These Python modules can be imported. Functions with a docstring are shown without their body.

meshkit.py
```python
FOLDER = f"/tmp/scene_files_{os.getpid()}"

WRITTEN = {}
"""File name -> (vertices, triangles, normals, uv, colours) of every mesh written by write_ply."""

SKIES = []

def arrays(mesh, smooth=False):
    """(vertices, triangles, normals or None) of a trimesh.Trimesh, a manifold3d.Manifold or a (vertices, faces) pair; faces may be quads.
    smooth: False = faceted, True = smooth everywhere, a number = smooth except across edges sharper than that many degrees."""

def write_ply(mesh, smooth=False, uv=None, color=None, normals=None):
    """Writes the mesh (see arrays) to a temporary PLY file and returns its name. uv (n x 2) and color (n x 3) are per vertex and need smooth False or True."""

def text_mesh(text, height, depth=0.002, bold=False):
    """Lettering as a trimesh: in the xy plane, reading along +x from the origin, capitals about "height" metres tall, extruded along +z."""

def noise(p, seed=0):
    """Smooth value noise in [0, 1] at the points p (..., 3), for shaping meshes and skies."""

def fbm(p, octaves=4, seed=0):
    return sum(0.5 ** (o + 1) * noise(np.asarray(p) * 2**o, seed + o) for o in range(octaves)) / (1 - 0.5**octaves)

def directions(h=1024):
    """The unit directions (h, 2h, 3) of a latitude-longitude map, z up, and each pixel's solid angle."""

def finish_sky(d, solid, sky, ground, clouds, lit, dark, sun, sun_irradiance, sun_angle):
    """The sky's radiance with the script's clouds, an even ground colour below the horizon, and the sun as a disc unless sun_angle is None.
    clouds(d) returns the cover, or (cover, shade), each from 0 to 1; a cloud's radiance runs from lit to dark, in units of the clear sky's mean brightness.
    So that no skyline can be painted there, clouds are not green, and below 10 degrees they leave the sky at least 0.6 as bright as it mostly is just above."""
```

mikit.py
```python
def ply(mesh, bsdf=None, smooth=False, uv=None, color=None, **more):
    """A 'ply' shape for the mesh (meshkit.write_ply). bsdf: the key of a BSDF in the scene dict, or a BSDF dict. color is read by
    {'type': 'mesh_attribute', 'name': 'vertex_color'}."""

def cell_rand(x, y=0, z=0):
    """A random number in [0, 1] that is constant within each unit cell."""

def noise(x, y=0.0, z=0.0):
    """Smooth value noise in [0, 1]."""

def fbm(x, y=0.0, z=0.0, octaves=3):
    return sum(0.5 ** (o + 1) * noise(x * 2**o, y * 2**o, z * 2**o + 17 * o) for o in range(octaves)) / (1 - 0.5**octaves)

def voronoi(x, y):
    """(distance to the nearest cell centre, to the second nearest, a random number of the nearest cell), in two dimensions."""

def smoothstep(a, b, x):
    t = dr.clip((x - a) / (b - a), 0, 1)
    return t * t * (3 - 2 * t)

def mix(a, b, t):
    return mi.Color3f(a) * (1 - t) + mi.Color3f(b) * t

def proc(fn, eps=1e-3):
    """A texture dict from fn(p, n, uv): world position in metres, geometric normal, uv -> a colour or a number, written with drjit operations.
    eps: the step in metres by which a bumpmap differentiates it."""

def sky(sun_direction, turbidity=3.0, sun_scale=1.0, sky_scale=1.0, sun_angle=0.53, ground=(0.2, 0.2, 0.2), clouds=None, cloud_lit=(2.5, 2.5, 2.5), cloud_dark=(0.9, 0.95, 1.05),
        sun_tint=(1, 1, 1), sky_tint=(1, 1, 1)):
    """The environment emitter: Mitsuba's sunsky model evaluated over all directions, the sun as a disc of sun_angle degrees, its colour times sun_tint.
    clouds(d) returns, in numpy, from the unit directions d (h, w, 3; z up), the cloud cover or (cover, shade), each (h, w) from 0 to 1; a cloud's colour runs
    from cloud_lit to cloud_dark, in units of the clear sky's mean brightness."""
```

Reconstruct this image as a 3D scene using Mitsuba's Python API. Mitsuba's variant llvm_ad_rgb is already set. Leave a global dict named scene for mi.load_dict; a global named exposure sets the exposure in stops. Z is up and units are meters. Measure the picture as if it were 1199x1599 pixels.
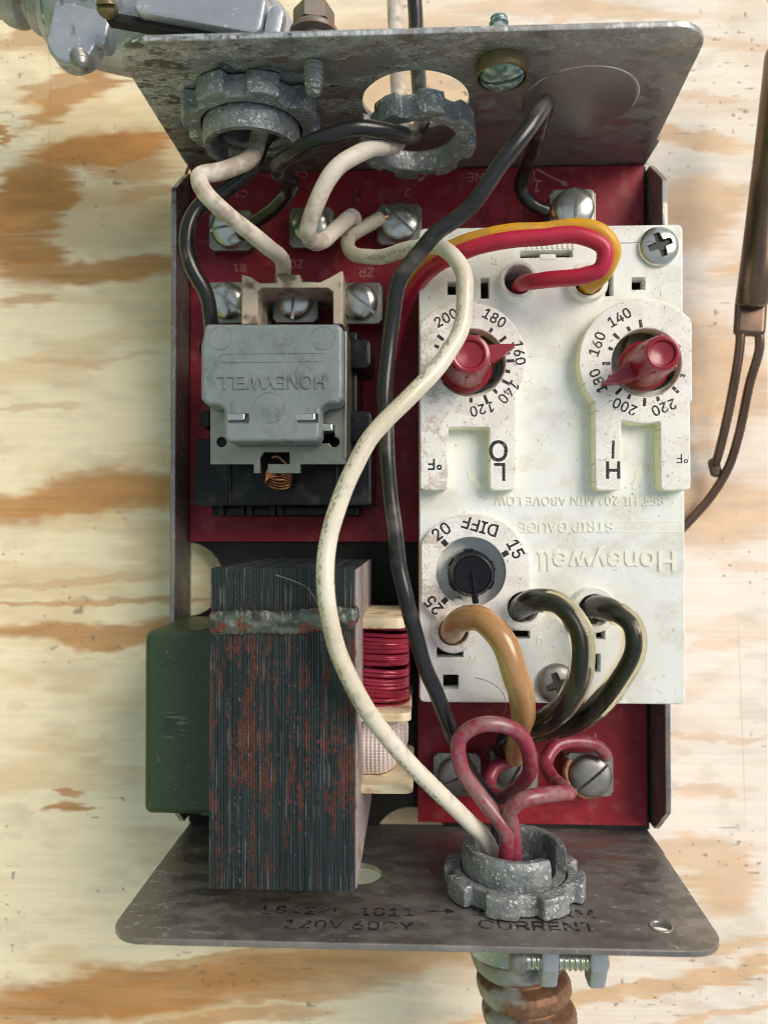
import math, random
import numpy as np
import trimesh, manifold3d
from shapely.geometry import Polygon, Point, box as sbox
from shapely.ops import unary_union
import drjit as dr
import mitsuba as mi
import mikit, meshkit
from mikit import noise, fbm, smoothstep, mix, voronoi, cell_rand

random.seed(7)
rng = np.random.default_rng(7)
scene, labels = {}, {}

# ------------------------------------------------------------------ frame, camera, sky, exposure
# The box lies on a plywood board that leans back; local frame in millimetres: x right, y up along the board, z out of the board.
UP = np.array([0.76, 0.25, 0.60]); UP /= np.linalg.norm(UP)          # the world's vertical seen from the board
def _frame():
    x = np.array([1.0, 0, 0]) - UP * UP[0]; x /= np.linalg.norm(x)
    return np.stack([x, np.cross(UP, x), UP])                          # rows: world axes in local coordinates
R = _frame()                                                           # world = R @ local
BASE = np.array([0, 0, 1.0])                                           # the board stands about a metre above the ground
def W(p): return (np.asarray(p, float) * 0.001) @ R.T + BASE
def Wd(v): return R @ np.asarray(v, float)

FOC, CX, CY, EYE = 1200.0, 650.0, 820.0, np.array([0, 0, 200.0])
FWD = np.array([(600 - CX) / FOC, -(800 - CY) / FOC, -1.0]); FWD /= np.linalg.norm(FWD)
RGT = np.cross(FWD, [0, 1.0, 0]); RGT /= np.linalg.norm(RGT)
UPV = np.cross(RGT, FWD)
def P(px, py, z):
    d = FWD + RGT * (px - 599.5) / FOC + UPV * (799.5 - py) / FOC
    return EYE + d * ((z - EYE[2]) / d[2])
T4 = mi.ScalarTransform4f
scene['camera'] = {'type': 'thinlens', 'fov': 2 * math.degrees(math.atan(599.5 / FOC)), 'fov_axis': 'x', 'near_clip': 0.005, 'far_clip': 30.0,
                   'aperture_radius': 0.0011, 'focus_distance': 0.165,
                   'to_world': T4().look_at(origin=W(EYE).tolist(), target=W(EYE + FWD * 100).tolist(), up=Wd([0, 1, 0]).tolist())}
SUN = Wd([0.62, 0.42, 0.66])
scene['sky'] = mikit.sky(SUN.tolist(), turbidity=4, sun_scale=0.30, sun_angle=36, ground=(0.17, 0.25, 0.08), clouds=lambda d: 1.0,
                         cloud_lit=(.42, .48, .55), sun_tint=(.95, .985, 1.06))
exposure = 3.0

# ------------------------------------------------------------------ materials
RW = [[float(v) for v in R[:, i] * 1000.0] for i in range(3)]           # local axes in world, scaled to mm
def loc(p):
    q = [p.x - float(BASE[0]), p.y - float(BASE[1]), p.z - float(BASE[2])]
    return [q[0] * a[0] + q[1] * a[1] + q[2] * a[2] for a in RW]
def tex(fn, eps=6e-5): return mikit.proc(lambda p, n, uv: fn(*loc(p), uv), eps=eps)
def rgb(*c): return {'type': 'rgb', 'value': list(map(float, c))}
def lin(r, g, b):
    f = lambda v: (v / 255 / 12.92) if v < 10.3 else ((v / 255 + 0.055) / 1.055) ** 2.4
    return (f(r), f(g), f(b))
def C(c): return mi.Color3f(*c)
def pr(name, color, rough=0.5, metal=0.0, bump=None, bscale=1.0, **kw):
    b = {'type': 'principled', 'base_color': color if isinstance(color, dict) else rgb(*color),
         'roughness': rough if isinstance(rough, dict) else float(rough), 'metallic': metal if isinstance(metal, dict) else float(metal), **kw}
    if bump is not None:
        b = {'type': 'bumpmap', 'tex': bump, 'scale': float(bscale), 'bsdf': b}
    scene[name] = {'type': 'twosided', 'bsdf': b}
    return name

# plywood: pale sapwood with tan grain bands, each band laid down in board millimetres
STREAK = []
def streak(px, py, hx, hy, k, slope=0.0):
    a = P(px, py, -8); STREAK.append((float(a[0]), float(a[1]), hx / 5.77, hy / 5.77, k, slope))
for s in [(165, 238, 130, 32, 1.0), (40, 300, 90, 55, .95, .25), (30, 375, 85, 80, .85), (170, 350, 130, 60, .32), (90, 120, 70, 32, .6, .6), (170, 420, 190, 20, .8, .05), (20, 475, 60, 12, .55, .12),
          (140, 772, 220, 34, .8, .10), (150, 944, 230, 6, .55, .0), (140, 990, 220, 17, .75, .03), (99, 1232, 34, 7, .7, .02), (92, 1256, 40, 9, .75, .06), (0, 210, 15, 20, .8),
          (230, 1545, 330, 42, .85, .13), (560, 1500, 260, 34, .8, .1), (830, 1500, 190, 20, .5, .1), (1010, 1545, 260, 12, .75, .25), (1120, 1580, 200, 9, .6, .3),
          (820, 1590, 180, 10, .6, .22), (1130, 1375, 70, 62, .6, .3), (1080, 1330, 70, 30, .55, .1), (1170, 1480, 90, 10, .6, .22), (1120, 1155, 80, 8, .4, .05),
          (1110, 590, 110, 95, .62, .0), (1110, 800, 110, 62, .62, .05), (1070, 330, 80, 62, .6, -.2), (1090, 212, 110, 16, .65, -.2), (1130, 300, 90, 18, .4, .1), (900, 18, 240, 14, .45, -.05), (640, 70, 160, 60, .38),
          (1160, 70, 90, 12, .35, -.1), (330, 1590, 160, 14, .6, .1), (60, 60, 60, 24, .4, .3), (640, 150, 130, 70, .5), (1180, 880, 60, 10, .3), (650, 1290, 80, 30, .6)]:
    streak(*s)
for s in [(110, 150, 90, 26, .75, .55), (120, 345, 150, 60, .28, .1), (210, 260, 90, 30, .6, -.1), (150, 905, 200, 8, .3, .05), (420, 1545, 220, 24, .7, .12), (60, 1575, 120, 26, .7, .1), (60, 60, 110, 16, .55, .1), (30, 420, 60, 14, .6, .2), (230, 300, 60, 12, .45, .1), (120, 560, 120, 7, .25, .05), (60, 640, 90, 5, .3, .02), (1120, 150, 60, 8, .45, -.1), (1150, 420, 60, 14, .5, .1), (1090, 700, 70, 9, .35, .1), (1150, 1010, 60, 6, .3, .1), (1120, 1240, 60, 10, .45, .2), (400, 1490, 200, 9, .6, .1)]: streak(*s)
def ply_tan(x, y):
    wx = x + 22 * (fbm(x / 26, y / 10, 3.1) - .5) + 7 * (noise(x / 9, y / .7, 6.0) - .5)
    wy = y + 9 * (fbm(x / 22, y / 9, 9.7) - .5) + 1.4 * (noise(x / 3.0, y / 1.1, 2.0) - .5)
    m = mi.Float(0)
    for (cx, cy, hx, hy, k, sl) in STREAK:
        dx = (wx - cx) / hx; dy = (wy - cy - sl * (wx - cx)) / hy
        m = dr.maximum(m, k * (1 - smoothstep(.62, 1.22, dr.sqrt(dx * dx + dy * dy))))
    return m
def ply_color(x, y, z, uv):
    t = ply_tan(x, y)
    g = noise(x / 26, y / .55, 1.3) * .5 + noise(x / 9, y / .22, 5.0) * .3 + noise(x / 5, y / .12, 15.0) * .2
    big = fbm(x / 45, y / 14, 4.4)
    side = smoothstep(-50, 45, x)  # yellower left, whiter right: sidelight painted in besides the wood's own variation
    pale = mix(C((.85, .755, .54)), C((.88, .80, .71)), side)
    pale = mix(pale, mix(C((.66, .50, .28)), C((.76, .62, .48)), side), smoothstep(.50, .68, fbm(x / 24 + 7, y / 7, 2.2)) * .55)
    pale = mix(pale, C((.50, .44, .34)), smoothstep(.56, .72, fbm(x / 11, y / 5, 6.2)) * .28)
    tan = mix(C((.46, .225, .075)), C((.68, .44, .24)), smoothstep(-60, 30, x))
    tan = tan * (.74 + .30 * noise(x / 18, y / 2.4, 7.7) + .30 * fbm(x / 7, y / 3, 17.0))
    c = mix(pale * (.93 + .14 * big), tan, dr.clip(t * (1.12 + .6 * (g - .5)), 0, 1))
    c = c * (.90 + .20 * g)
    sp = noise(x / 1.7, y / .9, 31.0)
    knots = smoothstep(.86, .95, sp) * smoothstep(.58, .75, noise(x / 14, y / 11, 8.8))
    c = mix(c, C((.22, .17, .13)), knots * .7)
    gr = smoothstep(.62, .85, fbm(x / 9, y / 5, 12.0)) * .25
    c = mix(c, C((.42, .36, .28)), gr * (.5 + .5 * g))
    # old pencil lines of the joint marks
    line = dr.maximum((1 - smoothstep(.12, .35, dr.abs(x - 84.5 + y * .03))) * smoothstep(-20, -35, y) * smoothstep(-85, -70, y) * .17,
                      (1 - smoothstep(.15, .4, dr.abs(x + 101.5 + noise(y / 5.0) * .6))) * smoothstep(70, 85, y) * .16)
    return mix(c, C((.25, .16, .10)), line)
pr('plywood_wood', tex(ply_color), .72, bump=tex(lambda x, y, z, uv: noise(x / 12, y / .5, 1.0) * .6 + fbm(x / 6, y / 3, 2.0) * .4), bscale=.00012, specular=.35)
pr('plywood_edge', (.5, .38, .24), .8)

def speck(x, y, z, s, lo, hi, k=0.0): return smoothstep(lo, hi, fbm(x / s + k, y / s, z / s))
def flange_color(x, y, z, uv):
    n1 = fbm(x / 9, y / 9, z / 9)
    dark = mix(C((.20, .185, .17)), C((.34, .32, .30)), n1)
    top = smoothstep(60, 80, y)
    # the top flange is corroded towards its left and its lip: white zinc bloom on grey
    A = top * smoothstep(32, -8, x) * smoothstep(8, 34, z + 10 * (noise(x / 6, 0, z / 6) - .5))
    A = A * (.35 + .75 * smoothstep(.36, .60, fbm(x / 9 + 2, y, z / 5)))
    lip = top * smoothstep(44, 52, z + 3 * (noise(x / 4, 1.0, z / 4) - .5))
    low = (1 - top) * smoothstep(38, 52, z) * smoothstep(0, -50, x)
    f = fbm(x / 2.4, y / 3, z / 1.5) * .68 + .32 * noise(x / .55, y, z / .5) + .05 * smoothstep(-30, -52, x)
    grey = smoothstep(.34, .62, fbm(x / 4.0, y, z / 3.0) * .55 + .45 * noise(x / .6, y, z / .6) + .16 * A + .10 * lip - .10) * (.18 + .7 * dr.maximum(A, lip * .7))
    c = mix(mix(dark, C((.36, .36, .365)), .45 * top), C((.40, .43, .45)), grey)
    pit = smoothstep(.58, .72, fbm(x / 1.5 + 20, y, z / 1.2)) * A * .8
    c = mix(c, C((.075, .075, .07)), pit)
    bl = smoothstep(.66 - .16 * A - .08 * lip - .02 * low, .74 - .14 * A - .08 * lip, f)
    bl *= .3 + .7 * smoothstep(.35, .6, noise(x / .35, y, z / .3))
    c = mix(c, C((.66, .70, .72)), bl * (.55 + .4 * A))
    b2 = smoothstep(.55, .62, fbm(x / 4.2 + 3, y, z / 1.5 + 8) * .8 + .2 * noise(x / .6, y, z / .4)) * smoothstep(-22, -46, x) * smoothstep(22, 36, z) * top
    c = mix(c, C((.62, .66, .66)), b2 * .85)
    c = mix(c, C((.09, .08, .07)), smoothstep(.54, .64, fbm(x / 3 + 13, y, z / 2)) * smoothstep(-8, -40, x) * top * (1 - b2) * .75)
    rust = smoothstep(.62, .74, fbm(x / 7 + 9, y, z / 4 + 3)) * .35
    c = mix(c, C((.28, .15, .06)), rust * (1 - bl))
    scr = smoothstep(.93, .97, noise(x / 1.3, y / 1.3, z / .7)) * .3
    return mix(c, C((.5, .52, .52)), scr)
def flange_rough(x, y, z, uv): return .33 + .30 * smoothstep(.35, .65, fbm(x / 4, y / 4, z / 3))
pr('box_steel', tex(flange_color), tex(flange_rough), .72, bump=tex(lambda x, y, z, uv: fbm(x / 1.6, y / 1.6, z / 1.6)), bscale=.00013)
pr('box_inside_shade', tex(lambda x, y, z, uv: mix(C((.009, .010, .010)), C((.028, .028, .026)), fbm(x / 6, y / 6, z / 6))), .6, 0, specular=.2)  # near-black so the deep shade behind the transformer is in the colour
pr('disc_steel', tex(lambda x, y, z, uv: mix(C((.24, .22, .21)), C((.34, .32, .31)), fbm(x / 5, y / 5, z / 5))), .36, .75)
def cast_color(x, y, z, uv):
    c = mix(C((.18, .20, .21)), C((.34, .37, .38)), fbm(x / 3, y / 3, z / 3))
    c = mix(c, C((.10, .11, .085)), smoothstep(.55, .75, fbm(x / 4 + 7, y / 4, z / 4)) * .6)
    return mix(c, C((.74, .77, .79)), smoothstep(.63, .72, fbm(x / .5, y / .5, z / .5) + .25 * (fbm(x / 4, y / 4, z / 4 + 3) - .5)) * .75)
pr('cast_zinc', tex(cast_color), .5, .45, bump=tex(lambda x, y, z, uv: fbm(x / .7, y / .7, z / .7)), bscale=.00034)
def body_color(x, y, z, uv):
    c = mix(C((.34, .37, .42)), C((.50, .53, .58)), fbm(x / 8, y / 8, z / 8))
    c = mix(c, C((.72, .73, .74)), smoothstep(.7, .78, fbm(x / 1.1, y / 1.1, z / 1.1)) * .7)
    return mix(c, C((.10, .09, .08)), smoothstep(.66, .8, fbm(x / 2.6 + 5, y / 2.6, z / 2.6)) * .6)
pr('connector_zinc', tex(body_color), .42, .6, bump=tex(lambda x, y, z, uv: fbm(x / 1.2, y / 1.2, z / 1.2)), bscale=.00012)
def conduit_color(x, y, z, uv):
    zinc = mix(C((.22, .23, .20)), C((.45, .46, .45)), fbm(x / 3, y / 3, z / 3))
    r = smoothstep(.42, .62, fbm(x / 5 + 3, y / 4, z / 5) + .022 * (x - 20))
    return mix(zinc, mix(C((.13, .07, .045)), C((.30, .155, .09)), noise(x / .8, y / .8, z / .8)), r)
pr('conduit_rusty', tex(conduit_color), .55, .45, bump=tex(lambda x, y, z, uv: fbm(x / .7, y / .7, z / .7)), bscale=.00015)
pr('conduit_zinc', tex(lambda x, y, z, uv: mix(mix(C((.22, .23, .24)), C((.50, .52, .55)), fbm(x / 3, y / 3, z / 3)), C((.22, .10, .06)), smoothstep(.62, .75, fbm(x / 4, y / 4, z / 4)) * .6)), .5, .5)

def board_color(x, y, z, uv):
    c = mix(C((.19, .005, .013)), C((.30, .010, .024)), fbm(x / 8, y / 8, 1.0))
    d = smoothstep(.55, .8, fbm(x / 3, y / 3, 5.0)) * .16
    c = mix(c, C((.30, .20, .18)), d)
    # felt-pen figures on the board: plain smudged strokes
    pen = smoothstep(.72, .86, fbm(x / 2.2 + 4, y / 1.6, 3.0)) * .6
    return mix(c, C((.05, .005, .008)), pen * .6)
pr('red_fibre', tex(board_color), tex(lambda x, y, z, uv: .42 + .25 * fbm(x / 4, y / 4, 2.0)), 0, specular=.45)
pr('red_print', (.42, .20, .19), .6)
def panel_color(x, y, z, uv):
    c = mix(C((.74, .785, .775)), C((.80, .82, .79)), fbm(x / 10, y / 10, z / 10))
    g = smoothstep(.46, .74, fbm(x / 7 + 2, y / 5, 3.0)) * (.16 + .26 * noise(x / .7, y / .7, 2.0))
    c = mix(c, C((.52, .46, .36)), g)
    c = mix(c, C((.66, .64, .50)), smoothstep(.50, .72, fbm(x / 16 + 1, y / 20, 9.0)) * .22)
    edge = dr.maximum(smoothstep(58.5, 61.8, x), smoothstep(-38, -41, y)) * smoothstep(.35, .65, fbm(x / 1.5, y / 1.5, 4.0)) * .35
    c = mix(c, C((.45, .40, .32)), edge)
    s = smoothstep(.90, .95, noise(x / .38, y / .38, 7.0)) * smoothstep(.48, .66, noise(x / 7, y / 5, 1.0)) * .7
    return mix(c, C((.12, .10, .08)), s)
pr('white_plastic', tex(panel_color), .36, 0, bump=tex(lambda x, y, z, uv: fbm(x / 1.5, y / 1.5, z / 1.5)), bscale=.00003, specular=.5)
def dial_color(x, y, z, uv):
    c = C((.82, .81, .78))
    lo = smoothstep(16, 2, x)
    g = smoothstep(.38, .68, fbm(x / 4 + 5, y / 3.2, 4.0) * .75 + .25 * noise(x / .5, y / .5, 6.0)) * (.22 + .5 * lo)
    c = mix(c, C((.42, .36, .30)), g)
    c = mix(c, C((.76, .75, .50)), (1 - smoothstep(27.3, 27.6, z)) * smoothstep(4, 6, y))  # cream-yellow side walls: light through the plastic put into the colour
    s = smoothstep(.86, .92, noise(x / .5, y / .4, 3.0)) * .5
    return mix(c, C((.16, .12, .10)), s)
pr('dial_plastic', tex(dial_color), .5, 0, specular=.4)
pr('aged_plastic', (.80, .80, .69), .35)
pr('knob_red', tex(lambda x, y, z, uv: mix(C((.235, .004, .018)), C((.33, .03, .05)), smoothstep(.55, .8, fbm(x / 2, y / 2, z / 2)))), .28, 0, specular=.6, clearcoat=.4, clearcoat_gloss=.7)
pr('knob_black', tex(lambda x, y, z, uv: mix(C((.008, .008, .012)), C((.05, .05, .055)), smoothstep(.78, .9, fbm(x / 1.2, y / 1.2, z / 1.2)))), .26, 0, specular=.25)
pr('black_plastic', tex(lambda x, y, z, uv: mix(C((.006, .007, .008)), C((.03, .03, .03)), smoothstep(.55, .9, fbm(x / 3, y / 3, z / 3)))), .32, 0, specular=.25)
def worn_ink(x, y, z, uv):
    return mix(C((.012, .012, .014)), C((.55, .53, .50)), smoothstep(.66, .80, fbm(x / .7, y / .7, 2.0)) * smoothstep(20, 2, dr.abs(y - 30)) * .9)
pr('black_ink', tex(worn_ink), .5)
pr('pot_brown', tex(lambda x, y, z, uv: mix(C((.11, .085, .05)), C((.24, .20, .14)), fbm(x / 2, y / 2, z / 2))), .5, .2)
def cover_color(x, y, z, uv):
    c = mix(C((.16, .195, .205)), C((.25, .287, .298)), fbm(x / 4, y / 4, z / 4))
    c = mix(c, C((.11, .13, .14)), smoothstep(.52, .74, fbm(x / 2.4 + 3, y / 3.4, z / 3) * .8 + .2 * noise(x / .4, y / .4, z / .4)) * .7)
    return mix(c, C((.42, .47, .48)), smoothstep(.88, .95, noise(x / .4, y / .4, z / .4)) * .45)
pr('relay_grey', tex(cover_color), .5, .25, bump=tex(lambda x, y, z, uv: fbm(x / .7, y / .7, z / .7)), bscale=.00006)
pr('zinc_plated', tex(lambda x, y, z, uv: mix(C((.22, .24, .18)), C((.36, .37, .30)), fbm(x / 3, y / 3, z / 3))), .34, .85)
pr('screw_metal', tex(lambda x, y, z, uv: mix(C((.46, .48, .44)), C((.66, .67, .63)), fbm(x / 2, y / 2, z / 2))), tex(lambda x, y, z, uv: .12 + .25 * fbm(x / 1.1, y / 1.1, z / 1.1)), .92)
pr('plate_metal', tex(lambda x, y, z, uv: mix(C((.20, .21, .18)), C((.38, .39, .34)), fbm(x / 1.6, y / 1.6, z / 1.6))), .42, .8)
pr('slot_shade', (.06, .06, .055), .6, .4)  # dark colour for the painted shade in the cross heads
pr('screw_worn', tex(lambda x, y, z, uv: mix(C((.20, .20, .19)), C((.42, .42, .40)), fbm(x / 1.5, y / 1.5, z / 1.5))), .42, .8)
pr('copper', tex(lambda x, y, z, uv: mix(C((.80, .38, .22)), C((.45, .20, .10)), smoothstep(.4, .7, fbm(x, y, z)))), .32, .9)
pr('brass', tex(lambda x, y, z, uv: mix(C((.26, .21, .11)), C((.15, .12, .07)), fbm(x / 1.5, y / 1.5, z / 1.5))), .5, .6)
pr('verdigris', tex(lambda x, y, z, uv: mix(C((.13, .24, .24)), C((.50, .58, .57)), smoothstep(.35, .7, fbm(x / 1.1, y / 1.1, z / 1.1)))), .35, .5)
pr('rusty_steel', tex(lambda x, y, z, uv: mix(C((.20, .185, .17)), C((.26, .15, .09)), smoothstep(.45, .7, fbm(x / 1.2, y / 1.2, z / 1.2)))), .5, .55)
def lam_color(x, y, z, uv):
    c = mix(C((.010, .018, .021)), C((.032, .046, .051)), noise(x / .28, y / 14, 1.0))
    col = noise(x / .55, 3.0, 1.0) * .55 + noise(x / 3.3, 6.0, 2.0) * .45
    body = smoothstep(-18, -26, y) * smoothstep(-72, -45, y + 10 * noise(x / 2, 1.0, 4.0))
    r = smoothstep(.53, .66, fbm(x / 1.6, y / 6.0, 8.0) * .48 + .24 * noise(x / .4, y / .9, 4.0) + col * .28 + .07 * smoothstep(-36, -18, x) * smoothstep(-66, -48, y)) * (.25 + .75 * body) * smoothstep(-10.5, -17, y)
    rc = mix(C((.065, .020, .013)), C((.15, .054, .036)), noise(x / .3, y / .3, z / .3))
    c = mix(c, rc, r * .92)
    s = smoothstep(.90, .95, noise(x / .28, y / .5, z / .3)) * .5
    s = dr.maximum(s, smoothstep(.80, .9, noise(x / .2, y / 7, 9.0)) * .22)
    return mix(c, C((.34, .36, .35)), s)
pr('lamination', tex(lam_color), .55, .35, bump=tex(lambda x, y, z, uv: fbm(x / .6, y / .6, z / .6)), bscale=.0001)
pr('lamination_side', tex(lambda x, y, z, uv: mix(mix(C((.22, .19, .18)), C((.40, .35, .34)), fbm(x / 3, y / 3, z / 3)), C((.14, .06, .04)), smoothstep(.58, .72, fbm(x / 1.5, y / 2.5, z / 2)) * .7)), .6, .3)
pr('weld', tex(lambda x, y, z, uv: mix(mix(C((.05, .06, .055)), C((.15, .17, .15)), smoothstep(.3, .7, fbm(x / 2.6, y / 1.3, z / 1.6))), C((.17, .05, .028)), smoothstep(.54, .62, fbm(x / 2.4 + 6, y / 1.8, z)) * .8)), .45, .5,
   bump=tex(lambda x, y, z, uv: fbm(x / .9, y / .9, z / .9)), bscale=.0003)
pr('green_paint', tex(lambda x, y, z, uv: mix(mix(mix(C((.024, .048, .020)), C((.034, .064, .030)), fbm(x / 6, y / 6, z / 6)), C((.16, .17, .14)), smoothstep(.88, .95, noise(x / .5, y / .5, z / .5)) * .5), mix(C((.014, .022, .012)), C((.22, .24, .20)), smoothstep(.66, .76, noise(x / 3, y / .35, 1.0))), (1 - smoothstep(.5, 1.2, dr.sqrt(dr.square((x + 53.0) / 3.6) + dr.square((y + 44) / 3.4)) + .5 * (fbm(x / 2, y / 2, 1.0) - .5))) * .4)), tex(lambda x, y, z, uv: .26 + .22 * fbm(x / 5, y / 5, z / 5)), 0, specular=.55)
pr('bobbin_cream', tex(lambda x, y, z, uv: mix(C((.70, .62, .42)), C((.40, .20, .07)), smoothstep(.50, .78, fbm(x / 4, y / 2, z / 4)) * .7)), .4, 0, specular=.5)
pr('magnet_wire', tex(lambda x, y, z, uv: mix(C((.40, .025, .065)), C((.20, .018, .035)), fbm(x / 3, y / 1.2, z / 3))), .3, .35)
pr('cloth_tape', tex(lambda x, y, z, uv: mix(C((.70, .62, .60)), C((.38, .30, .29)), smoothstep(.1, .9, .5 + .5 * dr.sin(x * 7.0)) * (.55 + .45 * dr.sin(y * 9.0)) * .8)), .85, bump=tex(lambda x, y, z, uv: dr.sin(x * 7.0) + .5 * dr.sin(y * 9.0)), bscale=.0001)
pr('barrier_beige', tex(lambda x, y, z, uv: mix(C((.50, .44, .35)), C((.17, .12, .08)), smoothstep(.45, .75, fbm(x / 3, y / 3, z / 5)))), .5)
def dusty(base, dust, k, sc=2.2, lo=.45, hi=.75):
    return tex(lambda x, y, z, uv: mix(C(base), C(dust), smoothstep(lo, hi, fbm(x / sc, y / sc, z / sc) * .7 + .3 * noise(uv.y / 9, 1.0, 2.0)) * k))
def white_wire(x, y, z, uv):
    c = mix(C((.70, .66, .55)), C((.56, .50, .38)), smoothstep(.4, .7, noise(uv.y / 16, 4.0, 1.0)) * .7)
    c = mix(c, C((.30, .25, .19)), smoothstep(.55, .8, fbm(x / 1.8, y / 1.8, z / 1.8)) * .35)
    # maker's ink along the insulation, mostly rubbed off
    a = smoothstep(.07, .04, dr.abs(uv.x - .60))
    a *= smoothstep(.60, .66, noise(uv.y / .55, dr.floor(uv.x * 40), 3.0)) * smoothstep(.45, .55, noise(uv.y / 9, 2.0, 9.0)) 
    return mix(c, C((.10, .08, .05)), a * .6)
pr('wire_white', tex(white_wire), .3, specular=.6)
pr('wire_grey_white', dusty((.60, .55, .47), (.28, .22, .17), .7, 2.0, .4, .7), .5)
pr('wire_black', dusty((.009, .009, .010), (.17, .15, .13), .5, 3.0, .52, .9), .28, specular=.6)
pr('wire_red', dusty((.46, .018, .05), (.16, .02, .03), .5, 2.4, .55, .8), .35, specular=.5)
pr('wire_yellow', dusty((.60, .31, .015), (.34, .20, .05), .5, 2.4), .4, specular=.5)
pr('wire_maroon', dusty((.25, .030, .058), (.24, .16, .15), .75, 1.3, .40, .75), .33, specular=.6)
def tan_wire(x, y, z, uv):
    c = mix(C((.36, .18, .068)), C((.48, .28, .12)), noise(uv.y / 7, uv.x * 3, 1.0))
    c = mix(c, C((.55, .46, .16)), smoothstep(.09, .04, dr.abs(uv.x - .66 + .03 * noise(uv.y / 6))) * .75)  # yellow streak along the wire is a painted highlight
    return mix(c, C((.22, .14, .09)), smoothstep(.62, .8, fbm(x / 1.3, y / 1.3, z / 1.3)) * .5)
pr('wire_tan', tex(tan_wire), .22, specular=.6, clearcoat=.6, clearcoat_gloss=.9)
pr('strand_dark', tex(lambda x, y, z, uv: mix(C((.010, .016, .018)), C((.040, .055, .055)), smoothstep(.4, .7, noise(uv.x * 6 + uv.y * .25, uv.y / 9, 1.0)))), .3, .3)
scene['clear_insulation'] = {'type': 'dielectric', 'int_ior': 1.42, 'specular_transmittance': rgb(.95, .90, .76)}
pr('probe_brown', tex(lambda x, y, z, uv: mix(C((.085, .055, .04)), C((.22, .15, .11)), fbm(x / 3, y / 6, z / 3))), .3, .85)
pr('hair_grey', (.20, .17, .14), .6)

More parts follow.
